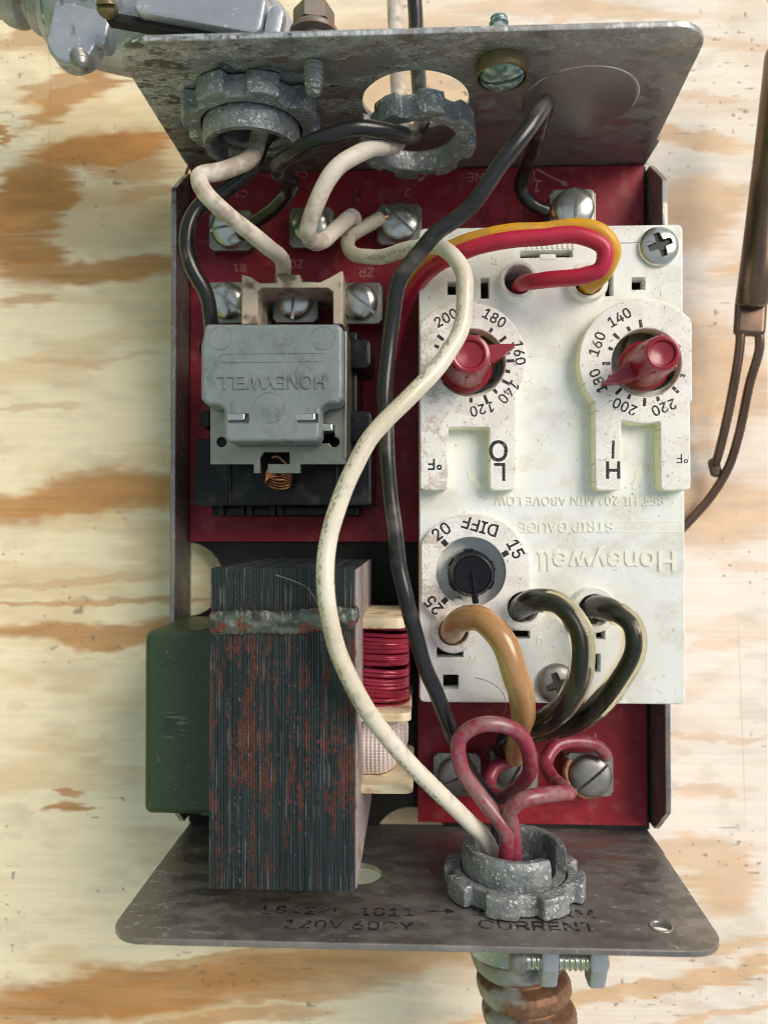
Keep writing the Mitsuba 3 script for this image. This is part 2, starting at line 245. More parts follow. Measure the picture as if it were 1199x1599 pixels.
# ------------------------------------------------------------------ mesh helpers (all in local millimetres)
def tm(v, f): return trimesh.Trimesh(np.asarray(v, float), np.asarray(f, int), process=False)
def clean(mesh):
    """vertices welded, empty triangles dropped, normals outwards"""
    v = np.asarray(mesh.vertices, float); key = np.round(v * 2e4).astype(np.int64)
    _, first, inv = np.unique(key, axis=0, return_index=True, return_inverse=True); inv = inv.reshape(-1)
    f = inv[np.asarray(mesh.faces)]
    f = f[(f[:, 0] != f[:, 1]) & (f[:, 1] != f[:, 2]) & (f[:, 2] != f[:, 0])]
    m = tm(v[first], f)
    if m.volume < 0: m.invert()
    return m
def man(mesh):
    mesh = clean(mesh)
    return manifold3d.Manifold(manifold3d.Mesh(vert_properties=np.asarray(mesh.vertices, np.float32), tri_verts=np.asarray(mesh.faces, np.uint32)))
def unman(m):
    q = m.to_mesh(); return tm(q.vert_properties[:, :3], q.tri_verts)
def cat(*ms): return trimesh.util.concatenate([m for m in ms if m is not None])
def mat(o, X, Y, Z):
    M = np.eye(4); M[:3, 0], M[:3, 1], M[:3, 2], M[:3, 3] = X, Y, Z, o; return M
def axes(o, z, x=(1, 0, 0)):
    z = np.asarray(z, float); z /= np.linalg.norm(z); x = np.asarray(x, float)
    if abs(np.dot(x, z)) > .95: x = np.array([0, 1.0, 0])
    x = x - z * np.dot(x, z); x /= np.linalg.norm(x)
    return mat(o, x, np.cross(z, x), z)
def rotz(o, deg):
    a = math.radians(deg); return mat(o, (math.cos(a), math.sin(a), 0), (-math.sin(a), math.cos(a), 0), (0, 0, 1))
def tr(m, M): m = m.copy(); m.apply_transform(M); return m
def ring_area(p): x, y = p[:, 0], p[:, 1]; return .5 * np.sum(x * np.roll(y, -1) - np.roll(x, -1) * y)
def inset(p, d):
    """ccw ring moved inwards by d, vertex by vertex"""
    e = np.roll(p, -1, 0) - p; e /= np.linalg.norm(e, axis=1, keepdims=True) + 1e-12
    n = np.stack([-e[:, 1], e[:, 0]], 1); m = n + np.roll(n, 1, 0); m /= np.linalg.norm(m, axis=1, keepdims=True) + 1e-12
    c = np.clip(np.sum(m * n, 1, keepdims=True), .35, 1)
    return p + m * d / c
def prism(poly, z0, z1, c=.25, bottom=False, segs=2):
    """extruded polygon whose upper edges (and lower, if bottom) are rounded by c"""
    poly = poly if isinstance(poly, Polygon) else Polygon(poly)
    rings = []
    for k, r in enumerate([poly.exterior, *poly.interiors]):
        p = np.array(r.coords)[:-1]
        keep = np.linalg.norm(p - np.roll(p, 1, 0), axis=1) > 1e-6; p = p[keep]
        a = ring_area(p)
        if (a > 0) != (k == 0): p = p[::-1]
        rings.append(p)
    layers = []
    if bottom: layers += [(z0 + c * (1 - math.cos(t)) , c * (1 - math.sin(t))) for t in np.linspace(0, math.pi / 2, segs + 1)]
    else: layers += [(z0, 0)]
    layers += [(z1 - c * (1 - math.sin(t)), c * (1 - math.cos(t))) for t in np.linspace(0, math.pi / 2, segs + 1)]
    V, F, at = [], [], 0
    for p in rings:
        n = len(p); L = [np.column_stack([inset(p, d), np.full(n, z)]) for z, d in layers]
        V += L; i = np.arange(n); j = (i + 1) % n
        for k in range(len(L) - 1):
            a, b = at + k * n, at + (k + 1) * n
            F += [np.stack([a + i, a + j, b + j], 1), np.stack([a + i, b + j, b + i], 1)]
        at += n * len(L)
    for (z, d), up in ((layers[-1], True), (layers[0], False)):
        q = [inset(p, d) for p in rings]
        cap = Polygon(q[0], [h for h in q[1:]])
        v, f = trimesh.creation.triangulate_polygon(cap, engine='earcut')
        f = np.asarray(f)
        tri = v[f]; s = (tri[:, 1, 0] - tri[:, 0, 0]) * (tri[:, 2, 1] - tri[:, 0, 1]) - (tri[:, 1, 1] - tri[:, 0, 1]) * (tri[:, 2, 0] - tri[:, 0, 0])
        f = np.where((s > 0)[:, None] == up, f, f[:, ::-1])
        V.append(np.column_stack([v, np.full(len(v), z)])); F.append(f + at); at += len(v)
    return clean(tm(np.vstack(V), np.vstack(F)))
def rrect(x0, y0, x1, y1, r=1.0, n=4):
    if r <= 0: return sbox(x0, y0, x1, y1)
    return sbox(x0 + r, y0 + r, x1 - r, y1 - r).buffer(r, quad_segs=n)
def circ(x, y, r, n=16): return Point(x, y).buffer(r, quad_segs=n)
def rbox(a, b, c=.4, r=None, segs=2):
    """box from corner a to corner b with rounded edges"""
    a, b = np.minimum(a, b), np.maximum(a, b)
    c = min(c, .45 * (b[2] - a[2]), .45 * min(b[0] - a[0], b[1] - a[1]))
    return prism(rrect(a[0], a[1], b[0], b[1], min(max(c * 1.12, r or 0), .48 * min(b[0] - a[0], b[1] - a[1])), 3), a[2], b[2], c, True, segs)
def lathe(prof, n=40):
    m = trimesh.creation.revolve(np.asarray(prof, float), sections=n); return clean(m)
def spline(pts, step=1.0):
    p = np.asarray(pts, float)
    q = np.vstack([2 * p[0] - p[1], p, 2 * p[-1] - p[-2]])
    out = []
    for i in range(1, len(q) - 2):
        p0, p1, p2, p3 = q[i - 1:i + 3]
        d = [max(np.linalg.norm(b - a), 1e-6) ** .5 for a, b in ((p0, p1), (p1, p2), (p2, p3))]
        t0, t1 = 0, d[0]; t2 = t1 + d[1]; t3 = t2 + d[2]
        k = max(2, int(np.linalg.norm(p2 - p1) / step))
        for t in np.linspace(t1, t2, k, endpoint=False):
            A1 = p0 * (t1 - t) / (t1 - t0) + p1 * (t - t0) / (t1 - t0); A2 = p1 * (t2 - t) / (t2 - t1) + p2 * (t - t1) / (t2 - t1); A3 = p2 * (t3 - t) / (t3 - t2) + p3 * (t - t2) / (t3 - t2)
            B1 = A1 * (t2 - t) / (t2 - t0) + A2 * (t - t0) / (t2 - t0); B2 = A2 * (t3 - t) / (t3 - t1) + A3 * (t - t1) / (t3 - t1)
            out.append(B1 * (t2 - t) / (t2 - t1) + B2 * (t - t1) / (t2 - t1))
    out.append(p[-1]); return np.array(out)
def tube(path, r, sides=18, cap=True, closed=False, wob=0.0):
    """round tube along the path; returns mesh, uv (u round the tube from the back, v along it in mm)"""
    p = np.asarray(path, float); n = len(p)
    t = (np.roll(p, -1, 0) - np.roll(p, 1, 0)) if closed else np.gradient(p, axis=0)
    t /= np.linalg.norm(t, axis=1, keepdims=True) + 1e-12
    rad = np.broadcast_to(np.asarray(r, float), (n,)).copy()
    if wob: rad *= 1 + wob * (meshkit.noise(np.column_stack([np.arange(n) * .22, np.zeros(n), np.zeros(n)]), 5) - .5)
    s = np.concatenate([[0], np.cumsum(np.linalg.norm(np.diff(p, axis=0), axis=1))])
    if cap and not closed:
        ks = [(.55, .80), (.25, .95), (0, 1)] ; c0 = [(p[0] - t[0] * rad[0] * .35 * k, rad[0] * q, t[0], s[0] - .3 * k) for k, q in ((1, 0), (.85, .6), (.5, .88))]
        c1 = [(p[-1] + t[-1] * rad[-1] * .35 * k, rad[-1] * q, t[-1], s[-1] + .3 * k) for k, q in ((.5, .88), (.85, .6), (1, 0))]
        p = np.vstack([[c[0] for c in c0], p, [c[0] for c in c1]]); rad = np.concatenate([[c[1] for c in c0], rad, [c[1] for c in c1]])
        t = np.vstack([[c[2] for c in c0], t, [c[2] for c in c1]]); s = np.concatenate([[c[3] for c in c0], s, [c[3] for c in c1]]); n = len(p)
    a = np.array([0, 0, -1.0]); a = a - t[0] * a.dot(t[0])
    if np.linalg.norm(a) < .2: a = np.array([0, 1.0, 0]) - t[0] * t[0][1]
    A = []
    for k in range(n):
        a = a - t[k] * a.dot(t[k]); a /= np.linalg.norm(a)
        back = np.array([0, 0, -1.0]); back -= t[k] * back.dot(t[k])
        if np.linalg.norm(back) > .3: a = a * .85 + .15 * back / np.linalg.norm(back); a -= t[k] * a.dot(t[k]); a /= np.linalg.norm(a)
        A.append(a)
    A = np.array(A); B = np.cross(t, A)
    th = np.linspace(0, 2 * np.pi, sides + 1)
    v = p[:, None] + rad[:, None, None] * (np.cos(th)[None, :, None] * A[:, None] + np.sin(th)[None, :, None] * B[:, None])
    uv = np.stack(np.broadcast_arrays((th / (2 * np.pi))[None, :], s[:, None]), -1)
    q = sides + 1; m = n if closed else n - 1
    i, j = np.meshgrid(np.arange(m), np.arange(sides), indexing='ij'); i2 = (i + 1) % n
    a_, b_, c_, d_ = i * q + j, i * q + j + 1, i2 * q + j + 1, i2 * q + j
    f = np.vstack([np.stack([a_, b_, c_], -1).reshape(-1, 3), np.stack([a_, c_, d_], -1).reshape(-1, 3)])
    return tm(v.reshape(-1, 3), f), uv.reshape(-1, 2)
def rough_up(mesh, length, amp, sc, seed=1):
    m = man(mesh).refine_to_length(length); m = unman(m); m.merge_vertices()
    n = m.vertex_normals
    m.vertices = m.vertices + n * (amp * (meshkit.fbm(np.asarray(m.vertices) / sc, 3, seed) - .5) * 2)[:, None]
    return m
def text(s, h, o, deg=0, depth=.15, X=None, Y=None, bold=False, wide=1.0):
    m = meshkit.text_mesh(s, h, depth, bold)
    b = m.bounds; m.apply_translation([-(b[0][0] + b[1][0]) / 2, -h / 2, 0]); m.apply_scale([wide, 1, 1])
    if X is None:
        a = math.radians(deg); X, Y = (math.cos(a), math.sin(a), 0), (-math.sin(a), math.cos(a), 0)
    return tr(m, mat(o, X, Y, np.cross(X, Y)))

# ------------------------------------------------------------------ scene bookkeeping
def number(key):
    if key not in used: used.add(key); return key
    k = 1
    while f'{key}_{k:03d}' in used: k += 1
    used.add(f'{key}_{k:03d}'); return f'{key}_{k:03d}'
used = set()
def thing(name, label, cat_, group=None):
    key = number(name); labels[key] = {'label': label, 'category': cat_}
    if group: labels[key]['group'] = group
    return key
def put(name, mesh, bsdf, parent=None, smooth=30, uv=None, label=None, kind=None):
    key = number(f'{parent}__{name}' if parent else name) if name else parent
    m = tm(W(mesh.vertices), mesh.faces)
    scene[key] = mikit.ply(m, bsdf, True if uv is not None else smooth, uv=uv)
    if label or kind:
        labels.setdefault(key, {})
        if label: labels[key]['label'] = label
        if kind: labels[key]['kind'] = kind
    return key

# ------------------------------------------------------------------ the setting: plywood
put('plywood', tr(rbox((-900, -600, -18), (900, 600, 0), 1.0), mat((0, 0, -8), (1, 0, 0), (0, 1, 0), (0, 0, 1))), 'plywood_wood', smooth=False, kind='structure',
    label='pale plywood board with tan wavy grain under everything')

# ------------------------------------------------------------------ the steel box
YT, YB, ZL = 93.6, -78.5, 55.0
TH = 1.3
HOLE_Z = 33.0
XL, XM, XR = -36.2, 0.0, 34.0            # centres of the three knockouts of the top flange
box_ = thing('electrical_box', 'open corroded steel box with two wide flanges, holding the whole boiler control', 'electrical box')
back = Polygon([(-60, YB), (60, YB), (60, YT), (-60, YT)])
for c in [P(642, 1322, -1), P(290, 905, -1)]:
    back = back.difference(circ(c[0], c[1], 9.8))
put('back_plate', prism(back, -3.0, -1.7, .15), 'box_inside_shade', box_)
put('mounting_boss', tr(lathe([(0, 0), (14, 0), (14, 5.2), (0, 5.2)], 32), mat((20, 20, -8), (1, 0, 0), (0, 1, 0), (0, 0, 1))), 'box_inside_shade', box_)
def flange_poly(wb, wl, wr, r=7.0):
    q = Polygon([(-wb, -2), (wb, -2), (wr, ZL), (-wl, ZL)])
    return q.buffer(-r).buffer(r, quad_segs=8).union(Polygon([(-wb, -2.99), (wb, -2.99), (wb - .2, 12), (-wb + .2, 12)]))
def flange(poly, y, sgn):
    """sheet in the x-z plane, its inner face at y, thickness outwards"""
    m = prism(poly, 0, TH, .25, True)                  # local (x, z, thickness)
    return tr(m, mat((0, y, 0), (1, 0, 0), (0, 0, 1), (0, 1, 0))) if sgn > 0 else tr(m, mat((0, y, 0), (1, 0, 0), (0, 0, 1), (0, -1, 0)))
def fix(m):
    if m.volume < 0: m.invert()
    return m
ft = flange_poly(59.6, 59.3, 55.6)
for x, r in ((XL, 9.9), (XM, 11.7)): ft = ft.difference(circ(x, HOLE_Z - (1.5 if r > 11 else 2.0), r))
top = put('top_flange', fix(rough_up(fix(flange(ft, YT, 1)), 3.0, .10, 3.0)), 'box_steel', box_, label='upper flange crusted with white corrosion on its left')
ko = fix(tr(prism(circ(0, 0, 12.2), 0, .9, .25, True), axes((XR + 2, YT + .35, HOLE_Z - 2), (0.0, -1.0, .055))))
put('knockout', ko, 'disc_steel', top)
put('knockout_rim', tr(trimesh.creation.torus(12.35, .22, 64, 8), axes((XR + 2, YT - .02, HOLE_Z - 2), (0, -1, .012))), 'screw_metal', top)
fb = flange_poly(59.6, 59.3, 57.6)
hb = P(1034, 1428, 47.4); fb = fb.difference(circ(hb[0], 46.5, 2.0))
hk = (-13.0, 26.0)
fb = fb.difference(circ(hk[0], hk[1], 5.2)).difference(circ(21.0, 31.8, 9.6))
bot = put('bottom_flange', fix(rough_up(fix(flange(fb, YB, -1)), 3.0, .05, 4.0)), 'box_steel', box_, label='lower flange of brown steel with faint black stamped lettering')
put('hole_rim', tr(trimesh.creation.torus(2.1, .35, 24, 8), axes((hb[0], YB - .1, 46.5), (0, 1, 0))), 'screw_worn', bot)
# side walls with clipped corners
def wall(x, s):
    h = 11.2
    q = Polygon([(YB + 1.6, -2.9), (YT - 1, -2.9), (YT - 1, 1.0), (YT - 9, h), (YB + 9, h), (YB + 1.6, 2.0)]).buffer(-1.5).buffer(1.5, quad_segs=4)
    m = prism(q, 0, 1.3, .2, True)
    return fix(tr(m, mat((x, 0, 0), (0, 1, 0), (0, 0, 1), (1, 0, 0))))
put('side_wall', wall(-61.2, -1), 'box_steel', box_); put('side_wall', wall(60.0, 1), 'box_steel', box_)
# stamped words on the lower flange: the flat faces up (+y), the letters' tops point to the board
ink = []
for s, px, py, h in (('L8124L  1011', 528, 1424, 3.0), ('120V 60CY', 545, 1446, 3.0), ('2A THERM', 832, 1427, 3.2), ('CURRENT', 838, 1447, 3.2)):
    d = P(px, py, 50); k = (YB + .1) / d[1]
    # intersect the sight line with the flange's face
    a = P(px, py, 0); ty = (YB - EYE[1]) / (a[1] - EYE[1]); o = EYE + (a - EYE) * ty
    ink.append(text(s, h, (o[0], YB + .12, o[2]), 0, .06, (1, 0, 0), (0, 0, -1), wide=1.12))
o = EYE + (P(683, 1424, 0) - EYE) * (YB / P(683, 1424, 0)[1])
ink.append(rbox((o[0] - 2.6, YB + .1, o[2] - .2), (o[0] + 2.0, YB + .2, o[2] + .2), .04)); ink.append(tr(prism(Polygon([(0, -1), (2.2, 0), (0, 1)]), 0, .1, .02), mat((o[0] + 1.6, YB + .1, o[2]), (1, 0, 0), (0, 0, -1), (0, 1, 0))))
pr('stamp_ink', tex(lambda x, y, z, uv: mix(C((.016, .013, .018)), C((.13, .12, .11)), smoothstep(.46, .72, fbm(x / 1.6, y, z / 1.2)))), .6)
for m_ in ink: put('lettering', m_, 'stamp_ink', bot, smooth=False)

# ------------------------------------------------------------------ the red terminal board
tb = thing('terminal_board', 'dark red fibre terminal board with plated screws, lining the box', 'terminal board')
a, b, c_ = P(289, 244, 0), P(1004, 1290, 0), P(652, 846, 0)
brd = Polygon([(-59.6, a[1]), (a[0], 93.2), (58.9, 93.2), (58.9, b[1]), (c_[0], b[1]), (c_[0], c_[1]), (-59.6, c_[1])])
put('panel', prism(brd, -1.6, 0, .12), 'red_fibre', tb)
pr_ = []
for s, px, py, h, dg in (('C1', 376, 302, 2.0, 180), ('C2', 470, 272, 2.0, 180), ('2', 636, 300, 2.2, 180), ('LINE', 752, 276, 2.4, 180), ('B1', 374, 418, 2.0, 180), ('ZC', 462, 412, 2.2, 180), ('ZR', 572, 425, 2.4, 180), ('1', 838, 290, 3.2, 170), ('L1', 826, 272, 2.0, 180), ('T', 1004, 1040, 2, 180)):
    pr_.append(text(s, h, P(px, py, .06), dg, .06))
def arrow2(p0, p1, w, hd, z, t):
    p0, p1 = np.array(p0[:2]), np.array(p1[:2]); d = p1 - p0; L = np.linalg.norm(d); ang = math.degrees(math.atan2(d[1], d[0]))
    q = Polygon([(0, -w), (L - hd, -w), (L - hd, -hd * .45), (L, 0), (L - hd, hd * .45), (L - hd, w), (0, w)])
    return tr(prism(q, 0, t, min(.05, t * .4)), rotz((p0[0], p0[1], z), ang))
pr_ += [arrow2(P(838, 264, 0), P(888, 290, 0), .22, 1.8, .05, .08), rbox(P(899, 292, .05), P(902, 312, .12), .02), arrow2(P(668, 270, 0), P(652, 284, 0), .2, 1.4, .05, .08), rbox(P(928, 1146, .05), P(931, 1162, .12), .02)]
for m_ in pr_: put('lettering', m_, 'red_print', tb, smooth=False)
pr('pen_ink', tex(lambda x, y, z, uv: mix(C((.035, .004, .008)), C((.14, .008, .016)), smoothstep(.45, .7, fbm(x / 1.2, y / 1.2, 2.0)))), .6)
for s_, px, py, h, dg in (('2', 757, 335, 4.2, 8), ('1', 792, 333, 4.2, -18), ('8', 813, 330, 4.2, 5), ('8', 556, 305, 4.6, 0)):
    put('pen_figure', text(s_, h, P(px, py, .05), dg, .05), 'pen_ink', tb, smooth=False)
def slot_screw(r, h, deg, slot=.75):
    """slotted pan head, sitting on z = 0"""
    prof = [(0, 0), (r, 0), (r, h * .45)] + [(r * math.cos(t) ** .8, h * (.45 + .55 * math.sin(t))) for t in np.linspace(.2, math.pi / 2 - .05, 7)] + [(0, h)]
    m = man(fix(lathe(prof, 36)))
    s = man(tr(rbox((-r * 1.2, -slot / 2, h * .42), (r * 1.2, slot / 2, h * 1.4), .05), rotz((0, 0, 0), deg)))
    return unman(m - s)
def phillips(r, h, deg):
    prof = [(0, 0), (r, 0), (r, h * .3)] + [(r * math.cos(t), h * (.3 + .7 * math.sin(t))) for t in np.linspace(.2, math.pi / 2 - .05, 8)] + [(0, h)]
    m = man(fix(lathe(prof, 40)))
    for k in (0, 90):
        arm = Polygon([(-r * .62, -.16 * r), (-r * .22, -.2 * r), (r * .22, -.2 * r), (r * .62, -.16 * r), (r * .62, .16 * r), (r * .22, .2 * r), (-r * .22, .2 * r), (-r * .62, .16 * r)])
        m = m - man(tr(prism(arm, h * .2, h * 1.6, .05), rotz((0, 0, 0), deg + k)))
    return unman(m)
def recess_shade(r, h, deg):  # dark filler that paints the shade inside a cross-head screw
    return cat(*[tr(rbox((-r * .6, -.15 * r, h * .21 + .01 * k), (r * .6, .15 * r, h * .5 + .01 * k), .05), rotz((0, 0, 0), deg + 90 * k)) for k in (0, 1)])
def terminal(px, py, zp, r, deg, mats=('plate_metal', 'screw_metal'), sq=10.4, hh=3.0, plate_deg=0):
    o = P(px, py, zp); t = number(f'{tb}__terminal')
    pl = prism(rrect(-sq / 2, -sq / 2, sq / 2, sq / 2, .9), 0, 1.2, .25, False)
    foot = [tr(rbox((s * sq * .5 - .5, -sq * .42, -zp), (s * sq * .5 + .5, sq * .42, .9), .2), np.eye(4)) for s in (-1, 1)] if zp > .5 else []
    put(None, tr(cat(pl, *foot), rotz(o, plate_deg)), mats[0], t)
    put('screw', tr(slot_screw(r, hh, deg), rotz(o + [0, 0, 1.25], 0)), mats[1], t)
def put_t(): pass
for args in [(362, 362, 3.5, 5.0, 8), (487, 357, 3.5, 4.8, 75), (624, 352, 3.5, 5.0, -40), (358, 474, 8, 4.6, -40), (462, 473, 8, 4.7, 85), (562, 475, 8, 4.6, -38), (893, 330, 6, 5.0, 88)]:
    terminal(*args)
for args in [(713, 1208, 3, 4.9, 20), (802, 1200, 3, 4.9, 60), (919, 1208, 4, 5.2, 40)]:
    terminal(*args, mats=('screw_worn', 'screw_worn'), sq=10.8)

# ------------------------------------------------------------------ relay
rl = thing('relay', 'relay with grey cast cover, plated frame and black base, left of the white panel', 'relay')
def pbox(x0, y0, x1, y1, z0, z1, c=.4, r=None):
    a, b = P(x0, y0, z1), P(x1, y1, z1); return rbox((a[0], a[1], z0), (b[0], b[1], z1), c, r)
put('base', cat(pbox(303, 685, 580, 790, 0.2, 21, .6), pbox(330, 790, 560, 806, 0.2, 15, .5)), 'black_plastic', rl)
rib = [pbox(x, 700, x + 5, 788, 21, 21.6, .2) for x in (356, 522)] + [pbox(x, 788, x + 9, 806, 12, 17, .3) for x in (340, 372, 384, 420, 432, 520)]
for m_ in rib: put('rib', m_, 'black_plastic', rl)
put('contact_block', pbox(330, 520, 558, 690, 0.2, 20, .6), 'black_plastic', rl)
for (x0, y0, x1, y1) in ((540, 528, 580, 575), (540, 640, 582, 690), (309, 530, 332, 556), (309, 640, 332, 668)):
    put('side_lug', pbox(x0, y0, x1, y1, 8, 24, 1.0, 1.6), 'black_plastic', rl)
put('coil', tr(fix(lathe([(0, 0), (9, 0), (9, 12), (0, 12)], 32)), mat(P(430, 600, 20.1), (1, 0, 0), (0, 1, 0), (0, 0, 1))), 'magnet_wire', rl)
# frame plate with cut-outs and spring tongue
def pp(pts, z): return [tuple(P(x, y, z)[:2]) for x, y in pts]
zf = 33.0
fr = Polygon(pp([(328, 625), (540, 520), (540, 725), (469, 725), (469, 739), (396, 739), (396, 725), (328, 725)], zf))
fr = Polygon(pp([(328, 600), (540, 600), (540, 725), (469, 725), (469, 739), (396, 739), (396, 725), (328, 725)], zf))
fr = fr.difference(Polygon(pp([(406, 742), (406, 715), (412, 706), (452, 706), (452, 724), (440, 724), (430, 724), (418, 724), (418, 742)], zf)))
fr = fr.difference(circ(*P(346, 690, zf)[:2], 1.1)).difference(circ(*P(522, 690, zf)[:2], 1.1)).difference(Polygon(pp([(500, 665), (522, 665), (522, 692), (500, 692)], zf)))
put('frame', cat(prism(fr, zf - 1.5, zf, .2), rbox(P(535, 515, 34) * [1, 1, 0] + [0, 0, 8], P(541, 715, 34) * [1, 1, 0] + [0, 0, 33.4], .2)), 'zinc_plated', rl)
put('hinge_tab', pbox(500, 661, 519, 673, 30, 35.5, .3), 'screw_metal', rl)
# cover: an upper wide block and the lower tongue
zc = 41.0
cv = Polygon(pp([(320, 505), (528, 505), (535, 512), (535, 622), (527, 630), (508, 632), (500, 638), (499, 682), (492, 690), (355, 690), (349, 683), (349, 640), (343, 634), (322, 632), (313, 622), (313, 540)], zc)).buffer(.5, quad_segs=3).buffer(-1.5).buffer(1.0, quad_segs=4)
cvm = prism(cv, 34.2, zc, .9, False, 4)
cm = man(cvm)
for x in (367, 477): cm = cm - man(pbox(x - 17, 642, x + 17, 658, zc - 1.6, zc + 3, .3))
# shallow sunk rings and slot from the mould
def ringcut(x, y, r, w=.35, d=.25):
    o = P(x, y, zc); return man(tr(prism(circ(0, 0, r).difference(circ(0, 0, r - w)), -d, 1.5, .05), mat(o, (1, 0, 0), (0, 1, 0), (0, 0, 1))))
for x, y, r in ((344, 529, 2.6), (504, 529, 2.6), (420, 638, 3.4)): cm = cm - ringcut(x, y, r)
sl = rrect(*(P(342, 568, zc)[:2]), *(P(508, 551, zc)[:2]), 1.0)
cm = cm - man(prism(sl.difference(sl.buffer(-.3)), zc - .25, zc + 1, .05))
cvk = put('cover', unman(cm), 'relay_grey', rl, label='grey cast cover with raised upside-down lettering')
put('lettering', text('HONEYWELL', 2.75, P(424, 597, zc - .02), 180, .5, wide=.98), 'relay_grey', cvk, smooth=False)
for x in (367, 477): put('rivet', pbox(x - 15, 644, x + 15, 656, zc - 1.55, zc - .3, .25), 'screw_metal', cvk)
# return spring
cs = P(435, 748, 26); ts = np.linspace(0, 2 * np.pi * 4.25, 150)
tl = math.radians(24)
sp = np.column_stack([2.8 * np.cos(ts), -.72 * ts / 6.28 + 1.6, 2.8 * np.sin(ts)])
sp = np.column_stack([sp[:, 0], sp[:, 1] * math.cos(tl) + sp[:, 2] * math.sin(tl), -sp[:, 1] * math.sin(tl) + sp[:, 2] * math.cos(tl)]) + cs
hook = spline([sp[0], sp[0] + [-.4, 1.2, 1.0], sp[0] + [-1.6, 2.6, 2.6], sp[0] + [-2.6, 3.4, 3.8], sp[0] + [-3.6, 3.2, 4.0]], .3)
s_, uvs = tube(np.vstack([hook[::-1][:-1], sp]), .27, 10); put('spring', s_, 'copper', rl, uv=uvs)
# beige insulating barrier behind the relay's upper end
bq = Polygon(pp([(377, 428), (392, 432), (405, 441), (432, 441), (432, 428), (468, 428), (468, 440), (500, 440), (516, 432), (535, 421), (535, 506), (520, 506), (520, 455), (512, 449), (408, 449), (402, 456), (402, 506), (377, 506)], 20)).buffer(-.25).buffer(.25)
put('barrier', prism(bq, 1.5, 20, .3), 'barrier_beige', rl, label='brown stained beige insulating barrier')

# ------------------------------------------------------------------ transformer
tf = thing('transformer', 'transformer with rusty laminated core, red winding and green end cover at lower left', 'transformer')
x0, x1 = -40.6, -12.0
yt, yb, ym = -8.6, -71.3, -19.2
NL = 50; pitch = (x1 - x0) / NL
lam = []
for k in range(NL):
    xa = x0 + k * pitch + .03; dz = rng.normal(0, .05) - .05 * (k % 2 == 0); dy = rng.normal(0, .02)
    lam.append(rbox((xa, ym + .2, 1.0), (xa + pitch - .045 - .0 * k, yt + dy, 49.35 + dz), .06, segs=1))
    lam.append(rbox((xa, yb + dy, 1.0), (xa + pitch - .045, ym - .25, 50 + dz * 1.3), .06, segs=1))
put('lamination', cat(*lam), 'lamination', tf, smooth=False, kind='stuff', label='stack of thin dark steel laminations streaked with rust')
put('core_side', rbox((x1 - .02, yb + .3, 1.2), (x1 + .45, yt - .2, 49.4), .15), 'lamination_side', tf)
# weld bead across the joint, wavy
wp = []
for u in np.linspace(0, 1, 60):
    wp.append((x0 + .9 + u * (x1 - x0 - 1.5), ym + .25 + 1.2 * (u - .5) * .9 + .5 * math.sin(u * 9) * .4, 49.35))
wb, _ = tube(np.array(wp), 2.1 + .55 * rng.random(60), 16); wb.vertices[:, 2] = 50.3 + (wb.vertices[:, 2] - 49.35) * .28
put('weld', rough_up(fix(wb), .6, .28, 1.1), 'weld', tf, smooth=50)
lmp = fix(trimesh.creation.icosphere(2, 1.0)); 
for o_, q_ in (((x1 - 2.5, ym + .8, 50.4), (1.3, 1.6, .8)), ((x1 + .1, ym + 1.6, 49.2), (.8, 1.8, 1.4)), ((x0 + 1.7, ym - .4, 50.2), (1.5, 1.9, .7))):
    put('weld_drop', tr(lmp, mat(o_, (q_[0], 0, 0), (0, q_[1], 0), (0, 0, q_[2]))), 'weld', tf, smooth=50)
put('cover_gap_shade', rbox((-42.9, -63.4, 4.2), (-40.75, -22.6, 33.2), .3), 'black_plastic', tf)  # black strip standing for the dark gap between cover and core
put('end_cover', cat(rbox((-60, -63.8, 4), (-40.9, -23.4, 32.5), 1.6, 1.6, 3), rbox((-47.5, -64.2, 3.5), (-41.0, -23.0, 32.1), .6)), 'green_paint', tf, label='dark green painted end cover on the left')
def coilsec(px0, px1, z0, z1, r): return rrect(px0, z0, px1, z1, r, 6)
def ystack(poly, y0, y1, c): return fix(tr(prism(poly, y0, y1, c, True), mat((0, 0, 0), (1, 0, 0), (0, 0, 1), (0, 1, 0))))
BX = -4.5
for (ya, yb_, xr, zt) in ((-22.5, -20.1, -2.2, 34.0), (-41.5, -39.6, -1.0, 38.0), (-56.6, -54.6, -.6, 38.0)):
    put('bobbin_flange', ystack(coilsec(x1 - 2, xr, 8, zt, 2.2), ya, yb_, .35), 'bobbin_cream', tf)
wr = []
for k, yy in enumerate(np.linspace(-39.0, -23.2, 18)):
    ex = .9 * math.sin((k + .5) / 18 * math.pi) + rng.normal(0, .12) + k * -.05
    q = np.array(coilsec(x1 - 2, BX - .3 + ex, 10, 32.2 + ex * .8, 6).exterior.coords)[:-1]
    path = np.column_stack([q[:, 0], np.full(len(q), yy + rng.normal(0, .12)) + rng.normal(.55, .2) * np.sin(np.linspace(0, 6.28, len(q)) + rng.normal(0, .5)), q[:, 1]])
    m_, _ = tube(path, 0.53 + .05 * rng.random(), 8, closed=True); wr.append(m_)
put('winding', cat(*wr), 'magnet_wire', tf, smooth=60, label='red enamelled copper winding')
tw = ystack(coilsec(x1 - 2, BX + 1.2, 9, 33.5, 9), -54.6, -41.5, .4)
tw = unman(man(tw).refine_to_length(1.0)); bulge = 1 - ((tw.vertices[:, 1] + 48.0) / 6.6) ** 2
tw.vertices[:, 0] = np.where(tw.vertices[:, 0] > x1, x1 + (tw.vertices[:, 0] - x1) * (.44 + .20 * bulge), tw.vertices[:, 0]); tw.vertices[:, 2] = 20 + (tw.vertices[:, 2] - 20) * (.86 + .16 * bulge)
put('taped_winding', tw, 'cloth_tape', tf, label='winding wrapped in pale woven tape')

